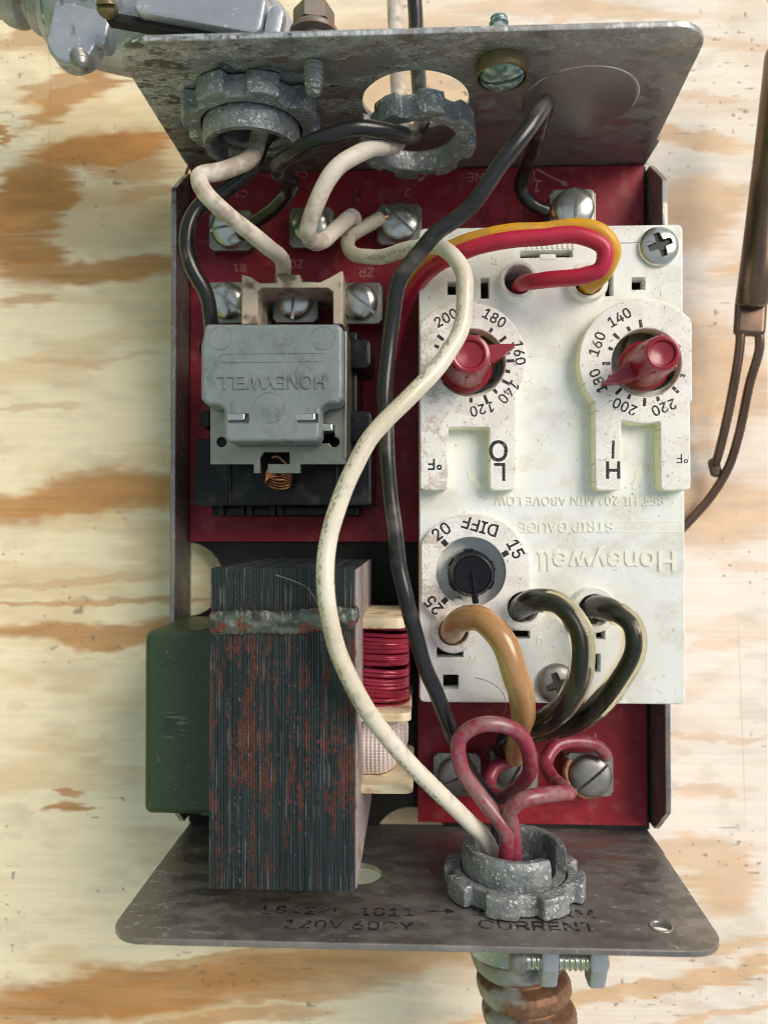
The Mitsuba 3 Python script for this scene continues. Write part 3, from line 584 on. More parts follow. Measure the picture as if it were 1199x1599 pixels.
# ------------------------------------------------------------------ white control panel
lc = thing('control_panel', 'white plastic limit control panel with two red dials and one black dial', 'control panel')
ZP = 24.0
a, b = P(654, 356, ZP), P(1071, 1101, ZP)
pm = man(prism(rrect(a[0], b[1], b[0], a[1], 1.3), 9.0, ZP, .45, False, 3)) - man(rbox((a[0] + 1.6, b[1] + 1.6, 0), (b[0] - 1.6, a[1] - 1.6, ZP - 4.2), .3))
for px, py in ((1008, 556), (733, 561), (735, 893)):
    q = P(px, py, ZP); pm = pm + (man(tr(fix(lathe([(0, -8), (8.9, -8), (8.9, -1), (0, -1)], 40)), mat(q, (1, 0, 0), (0, 1, 0), (0, 0, 1)))) ^ man(rbox((a[0] + .5, b[1] + .5, 5), (b[0] - .5, a[1] - .5, ZP - .8), .1)))
for px, py in ((808, 441), (917, 441), (708, 985), (816, 948), (925, 952)):
    q = P(px, py, ZP); pm = pm + (man(tr(fix(lathe([(0, -8), (4.2, -8), (4.2, -1), (0, -1)], 32)), mat(q, (1, 0, 0), (0, 1, 0), (0, 0, 1)))) ^ man(rbox((a[0] + .5, b[1] + .5, 5), (b[0] - .5, a[1] - .5, ZP - .8), .1)))
put('added_circuit_board', rbox((a[0] + 1.8, b[1] + 1.8, 10), (b[0] - 1.8, a[1] - 1.8, 11.4), .1), 'pot_brown', lc)  # unseen board added to close the housing, so its holes look dark
def hole(x0, y0, x1, y1, d=9):
    global pm
    pm = pm - man(pbox(x0, y0, x1, y1, ZP - d, ZP + 1, .05))
for h_ in [(699, 437, 713, 458), (751, 431, 765, 464), (813, 388, 896, 399), (946, 424, 960, 460), (988, 430, 1010, 450), (682, 1012, 724, 1028), (692, 1055, 717, 1078), (800, 986, 829, 999), (932, 984, 947, 1000), (930, 1022, 940, 1052)]: hole(*h_)
def bore(px, py, r, d=10):
    global pm
    o = P(px, py, ZP); pm = pm - man(tr(fix(lathe([(0, -d), (r, -d), (r, 4), (0, 4)], 32)), mat(o, (1, 0, 0), (0, 1, 0), (0, 0, 1))))
for px, py, r in ((808, 441, 3.3), (917, 441, 3.3), (708, 985, 3.4), (816, 948, 3.6), (925, 952, 3.6)): bore(px, py, r)
for px, py, r in ((1008, 556, 8.1), (733, 561, 8.1), (735, 893, 7.9)): bore(px, py, r, 7 if py < 800 else 3.6)
hs = put('housing', unman(pm), 'white_plastic', lc)
put('tab', cat(pbox(843, 396, 868, 405, ZP - 3, ZP + .3, .2), *[pbox(x, 377, x + 4, 387, ZP - .2, ZP + .45, .15) for x in range(822, 895, 8)]), 'white_plastic', hs)
def boss(px, py, ri, ro, h, dx=0, dy=0):
    o = P(px, py, ZP); prof = [(ri, -.4), (ro + .35, -.4), (ro + .05, h * .6), (ro - .2, h), (ri + .15, h), (ri, h - .2)]
    m = lathe(prof + [prof[0]], 40); put('wire_collar', tr(fix(m), mat(o, (1, 0, 0), (0, 1, 0), (0, 0, 1))), 'white_plastic', lc)
boss(808, 441, 3.3, 4.3, 2.4); boss(917, 441, 3.3, 4.4, 1.7); boss(708, 985, 3.4, 4.9, 1.8); boss(816, 948, 3.6, 4.9, 1.8); boss(925, 952, 3.6, 5.1, 2.0)
ZD = 28.0
def DPx(x, y): return tuple(P(x, y, ZD)[:2])
def dial(name, px, py, r, arms, clip, hr, hc, label):
    q = circ(*DPx(px, py), r, 24).union(unary_union([rrect(*DPx(x0, y1), *DPx(x1, y0), 1.1) for x0, y0, x1, y1 in arms]))
    xs0, xs1 = DPx(clip[0], 0)[0], DPx(clip[1], 0)[0]
    q = q.intersection(sbox(xs0, -200, xs1, 200)).buffer(-.4).buffer(.8, quad_segs=4).buffer(-.4).difference(circ(*DPx(*hc), hr, 20))
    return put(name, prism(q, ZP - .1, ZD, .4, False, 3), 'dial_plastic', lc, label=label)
dl = dial('dial_plate', 728, 563, 13.4, [(655, 563, 700, 766), (764, 563, 806, 766), (656, 600, 806, 668)], (655, 900), 7.6, (735, 566), 'grimy white plate of the low limit dial with black numerals')
dh = dial('dial_plate', 1003, 563, 14.0, [(929, 563, 970, 766), (1031, 520, 1077, 766), (929, 600, 1077, 656)], (800, 1077), 7.6, (1009, 566), 'white plate of the high limit dial with black numerals')
ZF = 26.0
def FPx(x, y): return tuple(P(x, y, ZF)[:2])
qd = circ(*FPx(737, 893), 13.2, 24).union(circ(*FPx(712, 984), 5.0)).union(circ(*FPx(815, 950), 5.0)).buffer(1.2).buffer(-1.2).intersection(sbox(FPx(657, 0)[0], -200, 200, 200)).difference(circ(*FPx(735, 893), 7.8, 20)).difference(circ(*FPx(708, 985), 3.45)).difference(circ(*FPx(816, 948), 3.65))
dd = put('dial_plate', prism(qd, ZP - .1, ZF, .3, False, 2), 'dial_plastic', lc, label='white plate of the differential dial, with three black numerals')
def txts(parent, items, z):
    for s, px, py, h, dg in items: put('numeral', text(s, h, P(px, py, z + .03), dg, .12, bold=True), 'black_ink', parent, smooth=False)
def ticks(parent, px, py, z, r0, r1, angs, w=.45, alt=0):
    o = P(px, py, z); out = []
    for k, a_ in enumerate(angs):
        rr = r1 - (alt if k % 2 else 0)
        out.append(tr(rbox((r0, -w, .02), (rr, w, .13), .03), rotz(o, a_)))
    put('tick_marks', cat(*out), 'black_ink', parent, smooth=False)
def polar(px, py, z, r, items, h):
    o = P(px, py, z); return [(t, o + [r * math.cos(math.radians(a_)), r * math.sin(math.radians(a_)), 0], h, a_ - 90) for t, a_ in items]
def nums(parent, items, z):
    for t, o, h, dg in items: put('numeral', text(t, h, o + [0, 0, .03], dg, .12, bold=True, wide=.95), 'black_ink', parent, smooth=False)
nums(dl, polar(733, 564, ZD, 11.15, [('200', 118), ('180', 60), ('160', 9), ('140', -39), ('120', -76)], 2.25), ZD)
for m_ in (text('O', 4.4, P(778, 704, ZD + .03), 180, .12, bold=True), text('L', 3.8, P(780, 737, ZD + .03), 180, .12, bold=True), text('°F', 2.4, P(679, 725, ZD + .03), 180, .12, bold=True)): put('lettering', m_, 'black_ink', dl, smooth=False)
ticks(dl, 735, 566, ZD, 7.9, 9.7, [140, 154, 96, 58, 36, 14, 2, -14, -30, -50, -68, -90], .36, .7)
nums(dh, polar(1007, 563, ZD, 11.2, [('140', 120), ('160', 160), ('180', 203), ('200', 246), ('220', 291)], 2.25), ZD)
for m_ in (tr(rbox((-.3, -2.0, 0), (.3, 2.0, .12), .03), rotz(P(957, 702, ZD + .03), -2)), text('H', 3.7, P(957, 734, ZD + .03), 180, .12, bold=True), text('°F', 2.0, P(1065, 716, ZD + .03), 180, .12)): put('lettering', m_, 'black_ink', dh, smooth=False)
ticks(dh, 1009, 566, ZD, 7.9, 9.7, [98, 117, 138, 158, 181, 201, 226, 243, 267, 287, 316, 339], .36, .7)
nums(dd, polar(735, 893, ZF, 11.3, [('20', 126), ('15', 27), ('25', 222)], 2.7), ZF)
put('lettering', text('DIFF', 2.7, P(749, 822, ZF + .03), 164, .12, bold=True), 'black_ink', dd, smooth=False)
ticks(dd, 735, 893, ZF, 8.0, 9.5, [28, 132, 228], .6)
# raised words
rw = [text('SET HI 20° MIN ABOVE LOW', 2.0, P(904, 782, ZP - .02), 180, .45), text('STRIP GAUGE', 2.3, P(884, 823, ZP - .02), 180, .42), text('Honeywell', 4.2, P(946, 876, ZP - .02), 180, .5, bold=True, wide=1.08),
      text('W', 1.9, P(738, 1030, ZP - .02), 180, .35), text('B', 1.9, P(842, 1002, ZP - .02), 180, .35), text('R', 1.9, P(893, 1002, ZP - .02), 180, .35), text('C', 1.6, P(968, 1092, ZP - .02), 180, .35), text('R', 1.8, P(772, 407, ZP - .02), 180, .35)]
for m_ in rw: put('raised_lettering', m_, 'aged_plastic', hs, smooth=False)
rl_ = [pbox(955, y, 1068, y + 2, ZP - .2, ZP + .25, .08) for y in (813, 829)] + [arrow2(P(764, 778, ZP), P(728, 734, ZP), .5, 2.6, ZP - .02, .35), arrow2(P(990, 764, ZP), P(1001, 722, ZP), .6, 3.0, ZP - .02, .35)]
for m_ in rl_: put('raised_mark', m_, 'aged_plastic', hs)
# dial shafts and knobs
def gear(r, n, d, tw=.55):
    pts = []
    for k in range(n):
        for f, rr in ((0, r), (tw, r), (tw + .06, r - d), (.94, r - d)):
            a_ = (k + f) / n * 2 * math.pi; pts.append((rr * math.cos(a_), rr * math.sin(a_)))
    return Polygon(pts)
def knob(px, py, z0, z1, r0, r1, ptr, label):
    """fluted knob with a pointer fin, and a dished top"""
    o = P(px, py, z0); h = z1 - z0
    prof = [(0, 0), (r0 * 1.12, 0), (r0 * 1.12, 1.3), (r0, 1.9), (r1 * 1.02, h - 1.0), (r1 * .94, h - .2), (r1 * .80, h), (r1 * .70, h - .15), (r1 * .62, h - .7), (r1 * .25, h - 1.0), (0, h - 1.05)]
    m = man(fix(lathe(prof, 44)))
    for k in range(5):
        a_ = ptr + 45 + k * 67
        m = m + man(tr(rbox((r1 * .6, -.45, 2), (r1 * 1.14, .45, h - 1.1), .3), rotz((0, 0, 0), a_)))
    fin = Polygon([(r1 * .3, -2.0), (r0 * 1.02, -2.1), (r0 + 5.4, -.35), (r0 + 5.9, 0), (r0 + 5.4, .35), (r0 * 1.02, 2.1), (r1 * .3, 2.0)])
    m = m + man(tr(prism(fin, h * .12, h * .45, .35, True), rotz((0, 0, 0), ptr)))
    k_ = put('knob', tr(unman(m), mat(o, (1, 0, 0), (0, 1, 0), (0, 0, 1))), 'knob_red', lc, label=label)
    return k_
for px, py in ((1008, 560), (735, 565)):
    o = P(px, py, ZP - 6.5); hexa = Polygon([(7.0 * math.cos(t), 7.0 * math.sin(t)) for t in np.arange(6) * math.pi / 3 + .3])
    put('shaft_seat', cat(tr(prism(hexa, 0, 4.6, .3), mat(o, (1, 0, 0), (0, 1, 0), (0, 0, 1))), tr(fix(lathe([(0, 0), (2.8, 0), (2.8, 9), (0, 9)], 24)), mat(o, (1, 0, 0), (0, 1, 0), (0, 0, 1)))), 'pot_brown', lc)
knob(1003, 573, 26.0, 40.5, 5.0, 3.8, 205, 'red pointer knob of the high limit dial')
knob(727, 574, 26.0, 40.0, 5.3, 4.3, 20, 'red pointer knob of the low limit dial, partly behind a white wire')
o = P(733, 893, 20.45)
kb = fix(lathe([(0, 0), (5.2, 0), (5.2, 6.5), (5.0, 7.0), (4.5, 9.6), (4.3, 10.0), (4.1, 10.1), (3.9, 9.8), (0, 9.5)], 40))
kk = put('knob', tr(cat(kb, *[tr(rbox((4.8, -1.1, 0), (5.5, 1.1, 6.6), .25), rotz((0, 0, 0), a_)) for a_ in (20, 95, 150, 215, 330)], tr(rbox((-.6, -.35, 9.3), (4.6, .35, 10.4), .2), rotz((0, 0, 0), -82)), tr(rbox((4.4, -.7, 5.4), (6.8, .7, 6.9), .25), rotz((0, 0, 0), -82))), mat(o, (1, 0, 0), (0, 1, 0), (0, 0, 1))), 'knob_black', lc, label='small black knob of the differential dial')
put('stop_peg', pbox(705, 934, 725, 952, ZP - 6, ZP + 1.6, .6, 1.2), 'white_plastic', lc)
for px, py, h_, m_ in ((1027, 386, 2.2, 'screw_metal'), (869, 1067, 2.2, 'screw_worn')):
    k_ = put('mounting_screw', tr(phillips(4.5, h_, 20), rotz(P(px, py, ZP + .02), 0)), m_, lc)
    put('recess_shade', tr(recess_shade(4.5, h_, 20), rotz(P(px, py, ZP + .02), 0)), 'slot_shade', k_)

# ------------------------------------------------------------------ locknuts, connectors, conduit
def locknut(R0, ri, t, lugs=8, ph=0.0):
    pts = []
    for k in range(lugs):
        for f, rr in ((0, 1.0), (.12, 1.0), (.28, 1.0), (.42, .995), (.56, .985), (.60, .87), (.72, .862), (.84, .865), (.95, .872)):
            a_ = (k + f) / lugs * 2 * math.pi + ph; pts.append((R0 * rr * math.cos(a_), R0 * rr * math.sin(a_)))
    q = Polygon(pts).difference(circ(0, 0, ri, 20))
    return prism(q, 0, t, .45, True, 2)
def throat(ri, ro, h, notch=None):
    prof = [(ri, 0), (ro, 0), (ro, h * .35), (ro - .35, h * .42), (ro - .1, h * .55), (ro - .1, h * .85), (ro - .5, h), (ri + .4, h), (ri, h - .4)]
    m = man(fix(lathe(prof + [prof[0]], 56)))
    if notch: m = m - man(tr(rbox((ri * .5, -notch[1], h * .45), (ro * 1.3, notch[1], h * 1.5), .2), rotz((0, 0, 0), notch[0])))
    return unman(m)
GL = 'zinc locknuts of the flanges'
cL, cB = np.array([XL - .4, YT, 31.0]), np.array([21.0, YB, 31.8])
k = thing('locknut', 'corroded grey zinc locknut in the left hole of the top flange', 'locknut', GL)
put('ring', tr(rough_up(locknut(15.4, 11.1, 5.0, 8, .2), .8, .22, 1.4, 3), axes(cL + [0, -.2, 0], (0, -1, 0))), 'cast_zinc', k, smooth=45)
k = thing('locknut', 'loose grey zinc locknut hanging over the middle hole of the top flange', 'locknut', GL)
cM = P(652, 213, 26)
put('ring', tr(rough_up(locknut(13.4, 9.4, 5.2, 8, .35), .8, .22, 1.4, 4), axes(cM + [0, 2.4, 0], (0.02, -.99, .10))), 'cast_zinc', k, smooth=45)
k = thing('locknut', 'grey zinc locknut flecked with white, lying on the bottom flange', 'locknut', GL)
put('ring', tr(rough_up(locknut(15.1, 11.3, 4.3, 8, .28), .8, .2, 1.4, 5), axes(cB + [0, .2, 0], (0, 1, 0))), 'cast_zinc', k, smooth=45)
# lower connector: throat above, body and clamp below, rusty flexible conduit
cb = thing('conduit_connector', 'grey squeeze connector with a clamp screw, below the bottom flange', 'conduit connector')
put('throat', tr(rough_up(throat(8.9, 11.2, 9.8, (-35, 3.6)), .8, .15, 1.2, 6), axes(cB + [0, .1, 0], (0, 1, 0))), 'cast_zinc', cb, smooth=45)
put('body', tr(rough_up(fix(lathe([(0, 1.5), (13.0, 1.5), (12.6, 5.5), (10.8, 9.5), (10.5, 11.6), (9.6, 12.2), (9.4, 14), (0, 14)], 48)), 1.2, .15, 2.0, 8), axes(cB, (0, -1, 0))), 'connector_zinc', cb, smooth=45)
for x in (24.4, 33.8):
    ear = Polygon([(-4.6, 5), (4.6, 5), (4.2, 0), (1.8, -4.6), (-1.8, -4.6), (-4.2, 0)]).buffer(-.8).buffer(.8, quad_segs=5)
    put('clamp_ear', fix(tr(prism(ear, 0, 3.4, .7, True), mat((x, YB - 8.3, 44), (0, 0, 1), (0, 1, 0), (1, 0, 0)))), 'connector_zinc', cb)
th_ = np.linspace(0, 1, 150); rr = 1.75 + .18 * np.sin(th_ * 2 * np.pi * 15)
m_, _ = tube(np.column_stack([21.4 + th_ * 15.8, np.full(150, YB - 7.2), np.full(150, 46)]), rr, 16)
cs_ = put('clamp_screw', m_, 'screw_metal', cb, smooth=40)
put('head', tr(fix(lathe([(0, 0), (2.9, 0), (2.9, 1.8), (2.3, 2.9), (0, 3.1)], 24)), axes((21.2, YB - 7.2, 46), (-1, 0, 0))), 'screw_worn', cs_)
def flex(path, r, pitch, amp):
    """interlocked strip conduit: a helix of rounded ribs round a tube"""
    p = np.asarray(path); n = len(p); t = np.gradient(p, axis=0); t /= np.linalg.norm(t, axis=1, keepdims=True)
    s = np.concatenate([[0], np.cumsum(np.linalg.norm(np.diff(p, axis=0), axis=1))]); sides = 72
    A = np.array([0, 0, 1.0]) - t * t[:, 2:3]; A /= np.linalg.norm(A, axis=1, keepdims=True); B = np.cross(t, A)
    th = np.linspace(0, 2 * np.pi, sides, endpoint=False)
    ph = (s[:, None] / pitch + th[None] / (2 * np.pi)) % 1.0
    prof = np.interp(ph, [0, .06, .16, .35, .60, .76, .80, .90, 1], [0, .35, .85, 1, .95, .7, .1, -.1, 0])
    rad = r + amp * prof
    v = p[:, None] + rad[..., None] * (np.cos(th)[None, :, None] * A[:, None] + np.sin(th)[None, :, None] * B[:, None])
    i, j = np.meshgrid(np.arange(n - 1), np.arange(sides), indexing='ij'); j2 = (j + 1) % sides
    f = np.vstack([np.stack([i * sides + j, i * sides + j2, (i + 1) * sides + j2], -1).reshape(-1, 3), np.stack([i * sides + j, (i + 1) * sides + j2, (i + 1) * sides + j], -1).reshape(-1, 3)])
    return tm(v.reshape(-1, 3), f)
k = thing('flexible_conduit', 'rusty flexible conduit running off the bottom edge', 'conduit')
put('coil', flex(spline([(21.2, YB - 11, 32.5), (24.0, YB - 25, 32.5), (27, YB - 45, 32), (31, YB - 80, 29), (35, YB - 110, 26)], .14), 7.4, 6.2, 2.5), 'conduit_rusty', k, smooth=50)
# upper left connector
ct = thing('conduit_connector', 'large grey cast elbow connector at the top left corner', 'conduit connector')
tp = np.array([P(130, 42, 31), P(215, 40, 31), P(300, 38, 31)])
el = spline([P(104, 6, 31), P(135, 18, 31), P(215, 36, 31), P(300, 44, 31), (XL - 4, 110, 31.5), (XL, 105, 31), (XL, 95.0, 31)], .8)
q_, _ = tube(el, np.interp(np.linspace(0, 1, len(el)), [0, .05, .5, .7, 1], [10.3, 10.9, 11.2, 11.2, 10.6]), 40)
bo_, _ = tube(spline([(XL - 4, 110, 31.5), (XL, 104, 31), (XL, 92.0, 31)], .8), 8.8, 32)
q_ = unman(man(q_) - man(bo_))
put('body', rough_up(fix(q_), 1.2, .16, 2.4, 9), 'connector_zinc', ct, smooth=45)
d_ = P(430, 48, 46) - P(215, 10, 46); d_ /= np.linalg.norm(d_)
put('throat', tr(rough_up(throat(8.6, 10.8, 10.0, (-90, 7.4)), .8, .15, 1.2, 7), axes(cL + [0, .2, 0], (0, -1, 0))), 'cast_zinc', ct, smooth=45)
put('strap', fix(tr(rbox((0, -1.5, -1.6), (26.5, 6.5, 1.6), .6, 1.5), mat(P(214, 14, 46), d_, np.cross((0, 0, 1), d_), (0, 0, 1)))), 'connector_zinc', ct)
lug = circ(0, 0, 5.4).union(rrect(-5.4, 0, 7.5, 8, 1)).buffer(.5).buffer(-1.8).buffer(1.3)
put('clamp_lug', rough_up(fix(tr(prism(lug, 0, 5, .8, True, 3), rotz(P(126, 82, 36), -12))), 1.0, .12, 2.0, 2), 'connector_zinc', ct, smooth=45)
u = np.linspace(0, 1, 60)
m_, _ = tube(np.outer(1 - u, P(124, 88, 40)) + np.outer(u, P(128, 101, 43)), np.interp(u, [0, .8, 1], [1.9, 1.8, 1.2]) + .16 * np.sin(u * 30), 16)
put('lug_screw', m_, 'screw_worn', ct, smooth=40)
nd = np.cross((0, 0, 1), d_)
put('strap_gap_shade', fix(tr(rbox((-6, -3.4, -2.5), (25, -1.45, .2), .3), mat(P(214, 14, 45.2), d_, nd, (0, 0, 1)))), 'box_inside_shade', ct)  # dark strip added for the shade in the gap below the strap
put('strap_end', fix(tr(rbox((26.8, -1.2, -2.5), (30.5, 5.5, .9), .9, 1.8), mat(P(214, 14, 46), d_, nd, (0, 0, 1)))), 'connector_zinc', ct)
put('clamp_screw', tr(slot_screw(2.1, 2.6, 0), axes(P(170, 12, 46), (-.1, -.45, 1))), 'brass', ct)
dl_ = P(86, 18, 31) - P(130, 30, 31); dl_ /= np.linalg.norm(dl_)
put('rim', tr(trimesh.creation.torus(10.2, .8, 48, 10), axes(P(108, 6, 31), dl_)), 'verdigris', ct)
k = thing('flexible_conduit', 'short end of grey flexible conduit at the top left corner', 'conduit')
put('coil', flex(spline([P(112, 6, 31), P(60, -12, 31), P(0, -30, 31), P(-80, -60, 31)], .16), 6.6, 7.4, 1.9), 'conduit_zinc', k, smooth=50)

# ------------------------------------------------------------------ flange hardware
hb_ = thing('hex_bolt', 'rusty hex head bolt through the top flange, its threaded tip inside', 'bolt')
o = np.array([P(490, 95, 46)[0], YT, 46.0])
hx = Polygon([(4.2 * math.cos(t), 4.2 * math.sin(t)) for t in np.arange(6) * math.pi / 3 + .2])
put('head', tr(prism(hx, 0, 3.6, .6), axes(o + [0, TH + 6.6, 0], (0, 1, 0))), 'rusty_steel', hb_)
put('washer', tr(fix(lathe([(0, 0), (5.0, 0), (4.9, .9), (3.6, 2.2), (0, 2.2)], 36)), axes(o + [0, TH + 4.5, 0], (0, 1, 0))), 'rusty_steel', hb_)
put('spacer', tr(fix(lathe([(0, 0), (3.2, 0), (3.2, 4.5), (0, 4.5)], 24)), axes(o + [0, TH + .05, 0], (0, 1, 0))), 'rusty_steel', hb_)
u = np.linspace(0, 1, 90)
m_, _ = tube(np.column_stack([np.full(90, o[0]), YT + .5 - u * 6.5, np.full(90, o[2])]), np.interp(u, [0, .75, 1], [1.9, 1.75, 1.3]) + .22 * np.sin(u * 2 * np.pi * 6), 18)
put('thread', m_, 'cast_zinc', hb_, smooth=40)
gs = thing('grounding_screw', 'blue green corroded screw in a brass cup on the top flange', 'screw')
o = np.array([P(783, 105, 44)[0], YT, 44.5])
put('cup', tr(fix(lathe([(4.75, 0), (5.3, 0), (5.5, 2.6), (4.9, 2.7), (4.75, 0)], 40)), axes(o + [0, -.1, 0], (0, -1, 0))), 'brass', gs)
put('screw', tr(rough_up(slot_screw(4.6, 4.0, 12, 1.0), .5, .22, 1.0, 4), axes(o + [0, -.1, 0], (0, -1, .12))), 'verdigris', gs, smooth=50)
u = np.linspace(0, 1, 70); m_, _ = tube(np.column_stack([np.full(70, o[0] - .6), YT + u * 9.5, np.full(70, 44.5)]), 1.75 + .25 * np.sin(u * 2 * np.pi * 7), 18)
put('tip', m_, 'verdigris', gs, smooth=40)

# ------------------------------------------------------------------ wires
def wire(name, label, cat_, pts, r, bsdf, group=None, step=.7, wob=.03, raw=False):
    k = thing(name, label, cat_, group or {'black_wire': 'black insulated wires', 'white_wire': 'white insulated wires', 'maroon_wire': 'maroon insulated wires'}.get(name))
    p = spline([P(*q) if len(q) == 3 else np.array(q[1]) for q in pts], step)
    i_ = np.arange(len(p)) * step / 7.0; env = np.minimum(1, np.minimum(np.arange(len(p)), np.arange(len(p))[::-1]) / 12.0)[:, None]; sd = len(scene)
    p = p + env * .75 * np.column_stack([meshkit.noise(np.column_stack([i_, i_ * 0 + c, i_ * 0]), sd) - .5 for c in (.3, 5.3, 9.3)])
    m, uv = tube(p, r, 22, wob=wob)
    put(None if raw else 'insulation', m, bsdf, k, uv=uv)
    return k, p
def bare(k, pts, r=.9):
    p = spline([np.asarray(q, float) for q in pts], .5); m, uv = tube(p, r, 12); put('copper_end', m, 'copper', k, uv=uv)
def ringpts(px, py, z, r, a0, a1, n=9):
    o = P(px, py, z); return [o + [r * math.cos(math.radians(a)), r * math.sin(math.radians(a)), 0] for a in np.linspace(a0, a1, n)]
k, p = wire('black_wire', 'long dusty black wire looping from the upper right down to the bottom connector', 'wire',
     [(854, 329, 6.5), (829, 317, 8), (812, 295, 11), (823, 258, 18), (836, 220, 28), (849, 180, 41), (853, 161, 47), (843, 178, 50.5), (786, 250, 52), (732, 325, 50), (672, 372, 48), (628, 432, 46), (608, 520, 44), (601, 620, 44), (606, 740, 44), (620, 860, 44), (645, 985, 43), (690, 1110, 38), (735, 1205, 28), (772, 1262, 22), ('', (20, -72, 29)), ('', (20.5, -84, 32))], 1.64, 'wire_black')
bare(k, [p[0] + [-.6, .4, 0], p[0] + [2, -.4, 0], *ringpts(893, 330, 7.6, 4.6, 190, 80)], .85)
k, p = wire('white_wire', 'long printed white wire curving from the upper terminals over the panel to the bottom connector', 'wire',
     [(594, 340, 7), (572, 354, 9), (545, 374, 12), (552, 398, 16), (590, 402, 22), (640, 388, 32), (690, 388, 40), (722, 425, 44), (723, 490, 46), (695, 560, 48), (640, 622, 51), (575, 690, 53), (530, 780, 54.5), (507, 880, 55.5), (514, 970, 56), (556, 1080, 54), (625, 1175, 48), (700, 1253, 40), (750, 1298, 35), ('', (17, -73, 31.5)), ('', (18, -84, 32))], 1.70, 'wire_white')
bare(k, [p[0] + [.3, -.2, 0], p[0] + [2.2, .6, -.5], *ringpts(624, 352, 5.0, 4.6, 150, 20, 7)], .85)
k, p = wire('white_wire', 'dirty white wire bent sharply out of the top left locknut', 'wire',
     [('', (XL + 2, 108, 33)), ('', (XL + 2, 92, 31)), (404, 215, 30), (392, 245, 33), (345, 266, 38), (312, 276, 40.5), (318, 298, 41), (360, 338, 37), (420, 387, 29), (441, 405, 22), (441, 440, 14)], 1.85, 'wire_grey_white')
k, p = wire('black_wire', 'black wire from the top left locknut down the left side to the relay', 'wire',
     [('', (XL + 5.5, 108, 32)), ('', (XL + 5.5, 92, 28)), (412, 222, 26), (392, 262, 27), (352, 296, 28), (308, 326, 29), (292, 370, 30), (302, 420, 30), (322, 468, 28), (330, 520, 24), (332, 560, 18)], 1.75, 'wire_black')
k, p = wire('black_wire', 'black wire through the middle hole of the top flange bending left to a terminal', 'wire',
     [(645, -60, 20), (648, 40, 21), (655, 150, 26), (658, 190, 31), (640, 212, 35), (595, 205, 40), (545, 203, 42.5), (490, 218, 42), (446, 246, 37), (433, 270, 30), (455, 284, 24), (452, 298, 19), (430, 322, 14), (396, 348, 9), (374, 366, 7.5)], 1.75, 'wire_black')
k, p = wire('white_wire', 'white wire through the middle hole of the top flange doubling back at a terminal', 'wire',
     [(615, -60, 20), (618, 40, 21), (622, 150, 26), (628, 200, 29), (618, 226, 33), (575, 232, 39), (525, 262, 42), (492, 318, 41), (482, 358, 38), (494, 376, 33), (520, 362, 24), (548, 338, 14), (552, 348, 9), (535, 366, 7)], 1.82, 'wire_grey_white')
k, p = wire('yellow_wire', 'yellow wire behind the red wire entering the panel collar', 'wire',
     [(612, 520, 9), (628, 470, 14), (660, 415, 26), (720, 380, 33), (800, 363, 35), (890, 356, 35.5), (938, 364, 36), (955, 392, 35), (946, 424, 33), (926, 443, 28), (914, 447, 18)], 1.75, 'wire_yellow')
k, p = wire('red_wire', 'bright red wire looping across the top of the white panel', 'wire',
     [(612, 560, 9), (625, 500, 12), (648, 450, 22), (690, 408, 33), (760, 382, 38), (840, 370, 39.5), (905, 366, 40), (942, 386, 40), (938, 420, 39), (900, 434, 37), (850, 435, 34), (820, 440, 30), (808, 452, 20)], 1.75, 'wire_red')
k, p = wire('tan_wire', 'thick glossy tan wire out of the lower left panel collar', 'wire',
     [(703, 990, 16), (706, 984, 26), (722, 968, 33), (752, 968, 37), (786, 1002, 40), (808, 1060, 39), (815, 1105, 33), (813, 1145, 23), (806, 1180, 10)], 2.75, 'wire_tan')
def clear_wire(label, pts):
    k = thing('clear_wire', label, 'wire', 'clear insulated wires')
    p = spline([P(*q) for q in pts], .7)
    m, uv = tube(p, 2.6, 28); put('insulation', m, 'clear_insulation', k, uv=uv)
    wig = np.column_stack([.35 * np.sin(np.arange(len(p)) * .09), .35 * np.cos(np.arange(len(p)) * .07), 0 * p[:, 0]])
    m, uv = tube(p + wig, 1.15, 20); put('strands', m, 'strand_dark', k, uv=uv)
clear_wire('clear insulated wire with dark strands, out of the middle panel collar', [(810, 956, 16), (814, 948, 26), (838, 938, 34), (872, 944, 38), (904, 982, 40), (908, 1040, 40), (890, 1092, 37), (858, 1122, 31), (825, 1136, 24), (795, 1150, 14), (785, 1170, 6)])
clear_wire('clear insulated wire with dark strands, out of the right panel collar', [(922, 960, 15), (928, 948, 26), (955, 954, 33), (984, 975, 36), (990, 1012, 36.5), (966, 1062, 34), (925, 1110, 28), (880, 1134, 21), (840, 1142, 12), (815, 1150, 5)])
k, p = wire('maroon_wire', 'dusty maroon wire in a tall teardrop loop above the bottom connector', 'wire',
     [('', (19, -86, 32)), ('', (18.6, -74, 34.5)), (788, 1298, 39), (752, 1245, 38), (720, 1195, 39), (718, 1152, 40), (757, 1132, 41), (808, 1145, 39), (826, 1190, 34), (810, 1228, 26), (780, 1246, 17), (763, 1228, 12), (772, 1200, 9), (796, 1188, 7)], 1.62, 'wire_maroon')
bare(k, [p[-1], p[-1] + [1.5, .2, -.3], *ringpts(802, 1200, 4.8, 4.4, 110, -20, 7)], .85)
k, p = wire('maroon_wire', 'maroon wire folded sideways and hooked round the bottom right terminal', 'wire',
     [('', (22, -86, 32)), ('', (21.2, -74, 34.5)), (802, 1296, 38), (798, 1268, 40), (816, 1250, 41), (850, 1242, 39), (884, 1240, 34), (884, 1234, 26), (862, 1216, 20), (851, 1190, 16), (866, 1165, 14), (900, 1157, 12), (932, 1165, 10), (947, 1182, 9)], 1.62, 'wire_maroon')
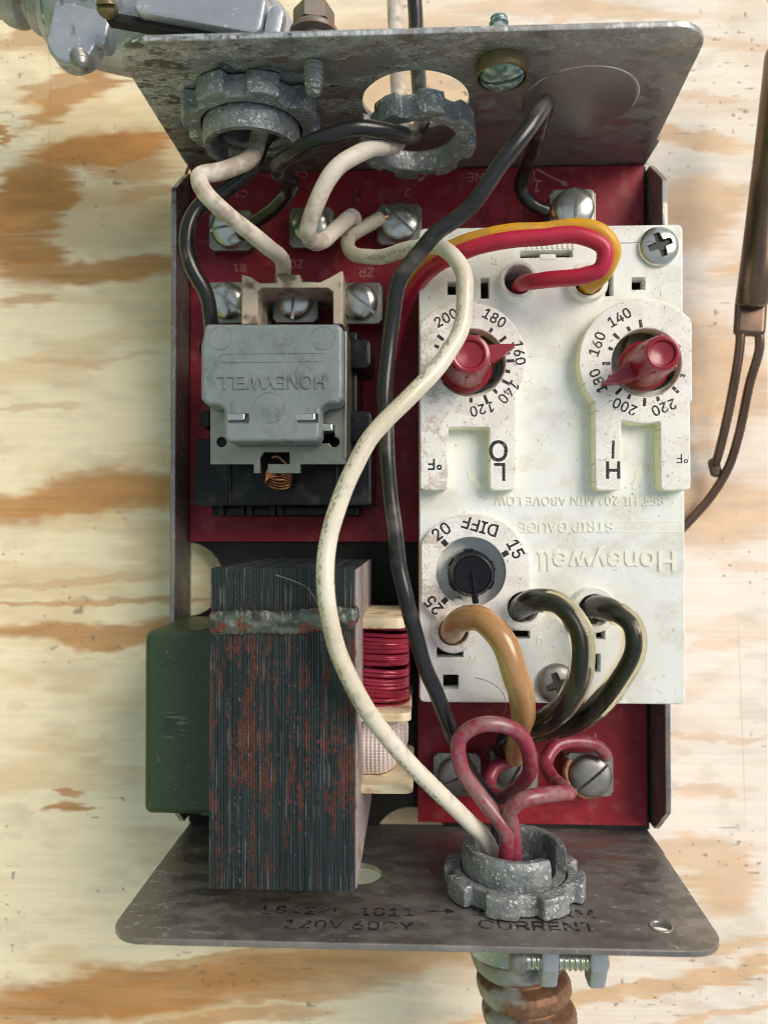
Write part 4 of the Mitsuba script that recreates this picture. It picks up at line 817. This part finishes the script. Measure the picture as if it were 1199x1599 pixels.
bare(k, ringpts(919, 1208, 5.9, 5.7, -60, -215, 18), .8)

# ------------------------------------------------------------------ sensing bulb at the right edge
pb = thing('sensing_bulb', 'brown metal sensing bulb with two thin tubes, lying right of the box', 'sensor')
BP = spline([P(1226, 40, 14), P(1206, 220, 12), P(1180, 430, 9), P(1174, 472, 7)], 1)
m_, _ = tube(BP, np.interp(np.linspace(0, 1, len(BP)), [0, .02, .1, 1], [.5, 2.0, 3.9, 3.9]), 28)
put('bulb', m_, 'probe_brown', pb, smooth=50)
fl = rbox((-3.8, -4.8, -1.3), (3.8, 4.5, 1.3), 1.1, 1.2, 3)
put('crimp', tr(fl, rotz(P(1171, 495, 6), -4)), 'probe_brown', pb)
m_, uv = tube(spline([P(1156, 505, 6), P(1155, 540, 5.5), P(1140, 630, 3), P(1124, 700, -1), P(1117, 724, -3)], 1), 1.15, 14); cpt = put('capillary', m_, 'probe_brown', pb, uv=uv)
put('crimped_end', tr(rbox((-1.5, -2.6, -.7), (1.5, 2.6, .7), .6, 1.3, 3), rotz(P(1116, 730, -3.6), 12)), 'probe_brown', cpt)
m_, uv = tube(spline([P(1182, 505, 6), P(1186, 540, 5.5), P(1170, 600, 3), P(1153, 680, 0), P(1137, 730, -2), P(1110, 775, -4.5), P(1075, 815, -5.5), P(1040, 850, -5.5)], 1), 1.15, 14); put('capillary', m_, 'probe_brown', pb, uv=uv)

# ------------------------------------------------------------------ stray hairs
for lab, pts in (('fine hair lying across the lower left of the white panel', [(742, 1058, 24.5), (765, 1066, 26), (783, 1080, 26), (790, 1100, 25), (786, 1118, 22)]),
                 ('fine dark hair beside the upper right panel screw', [(940, 377, 25), (970, 379, 26), (1000, 378, 27), (1020, 376, 27.5)]),
                 ('dusty thread on top of the transformer core', [(430, 898, 50.6), (452, 905, 51.2), (478, 917, 51), (492, 935, 50.8), (498, 950, 51.5)])):
    hk_ = thing('hair', lab, 'hair'); m_, uv = tube(spline([P(*q) for q in pts], .5), .09, 6); put(None, m_, 'hair_grey', hk_, uv=uv)
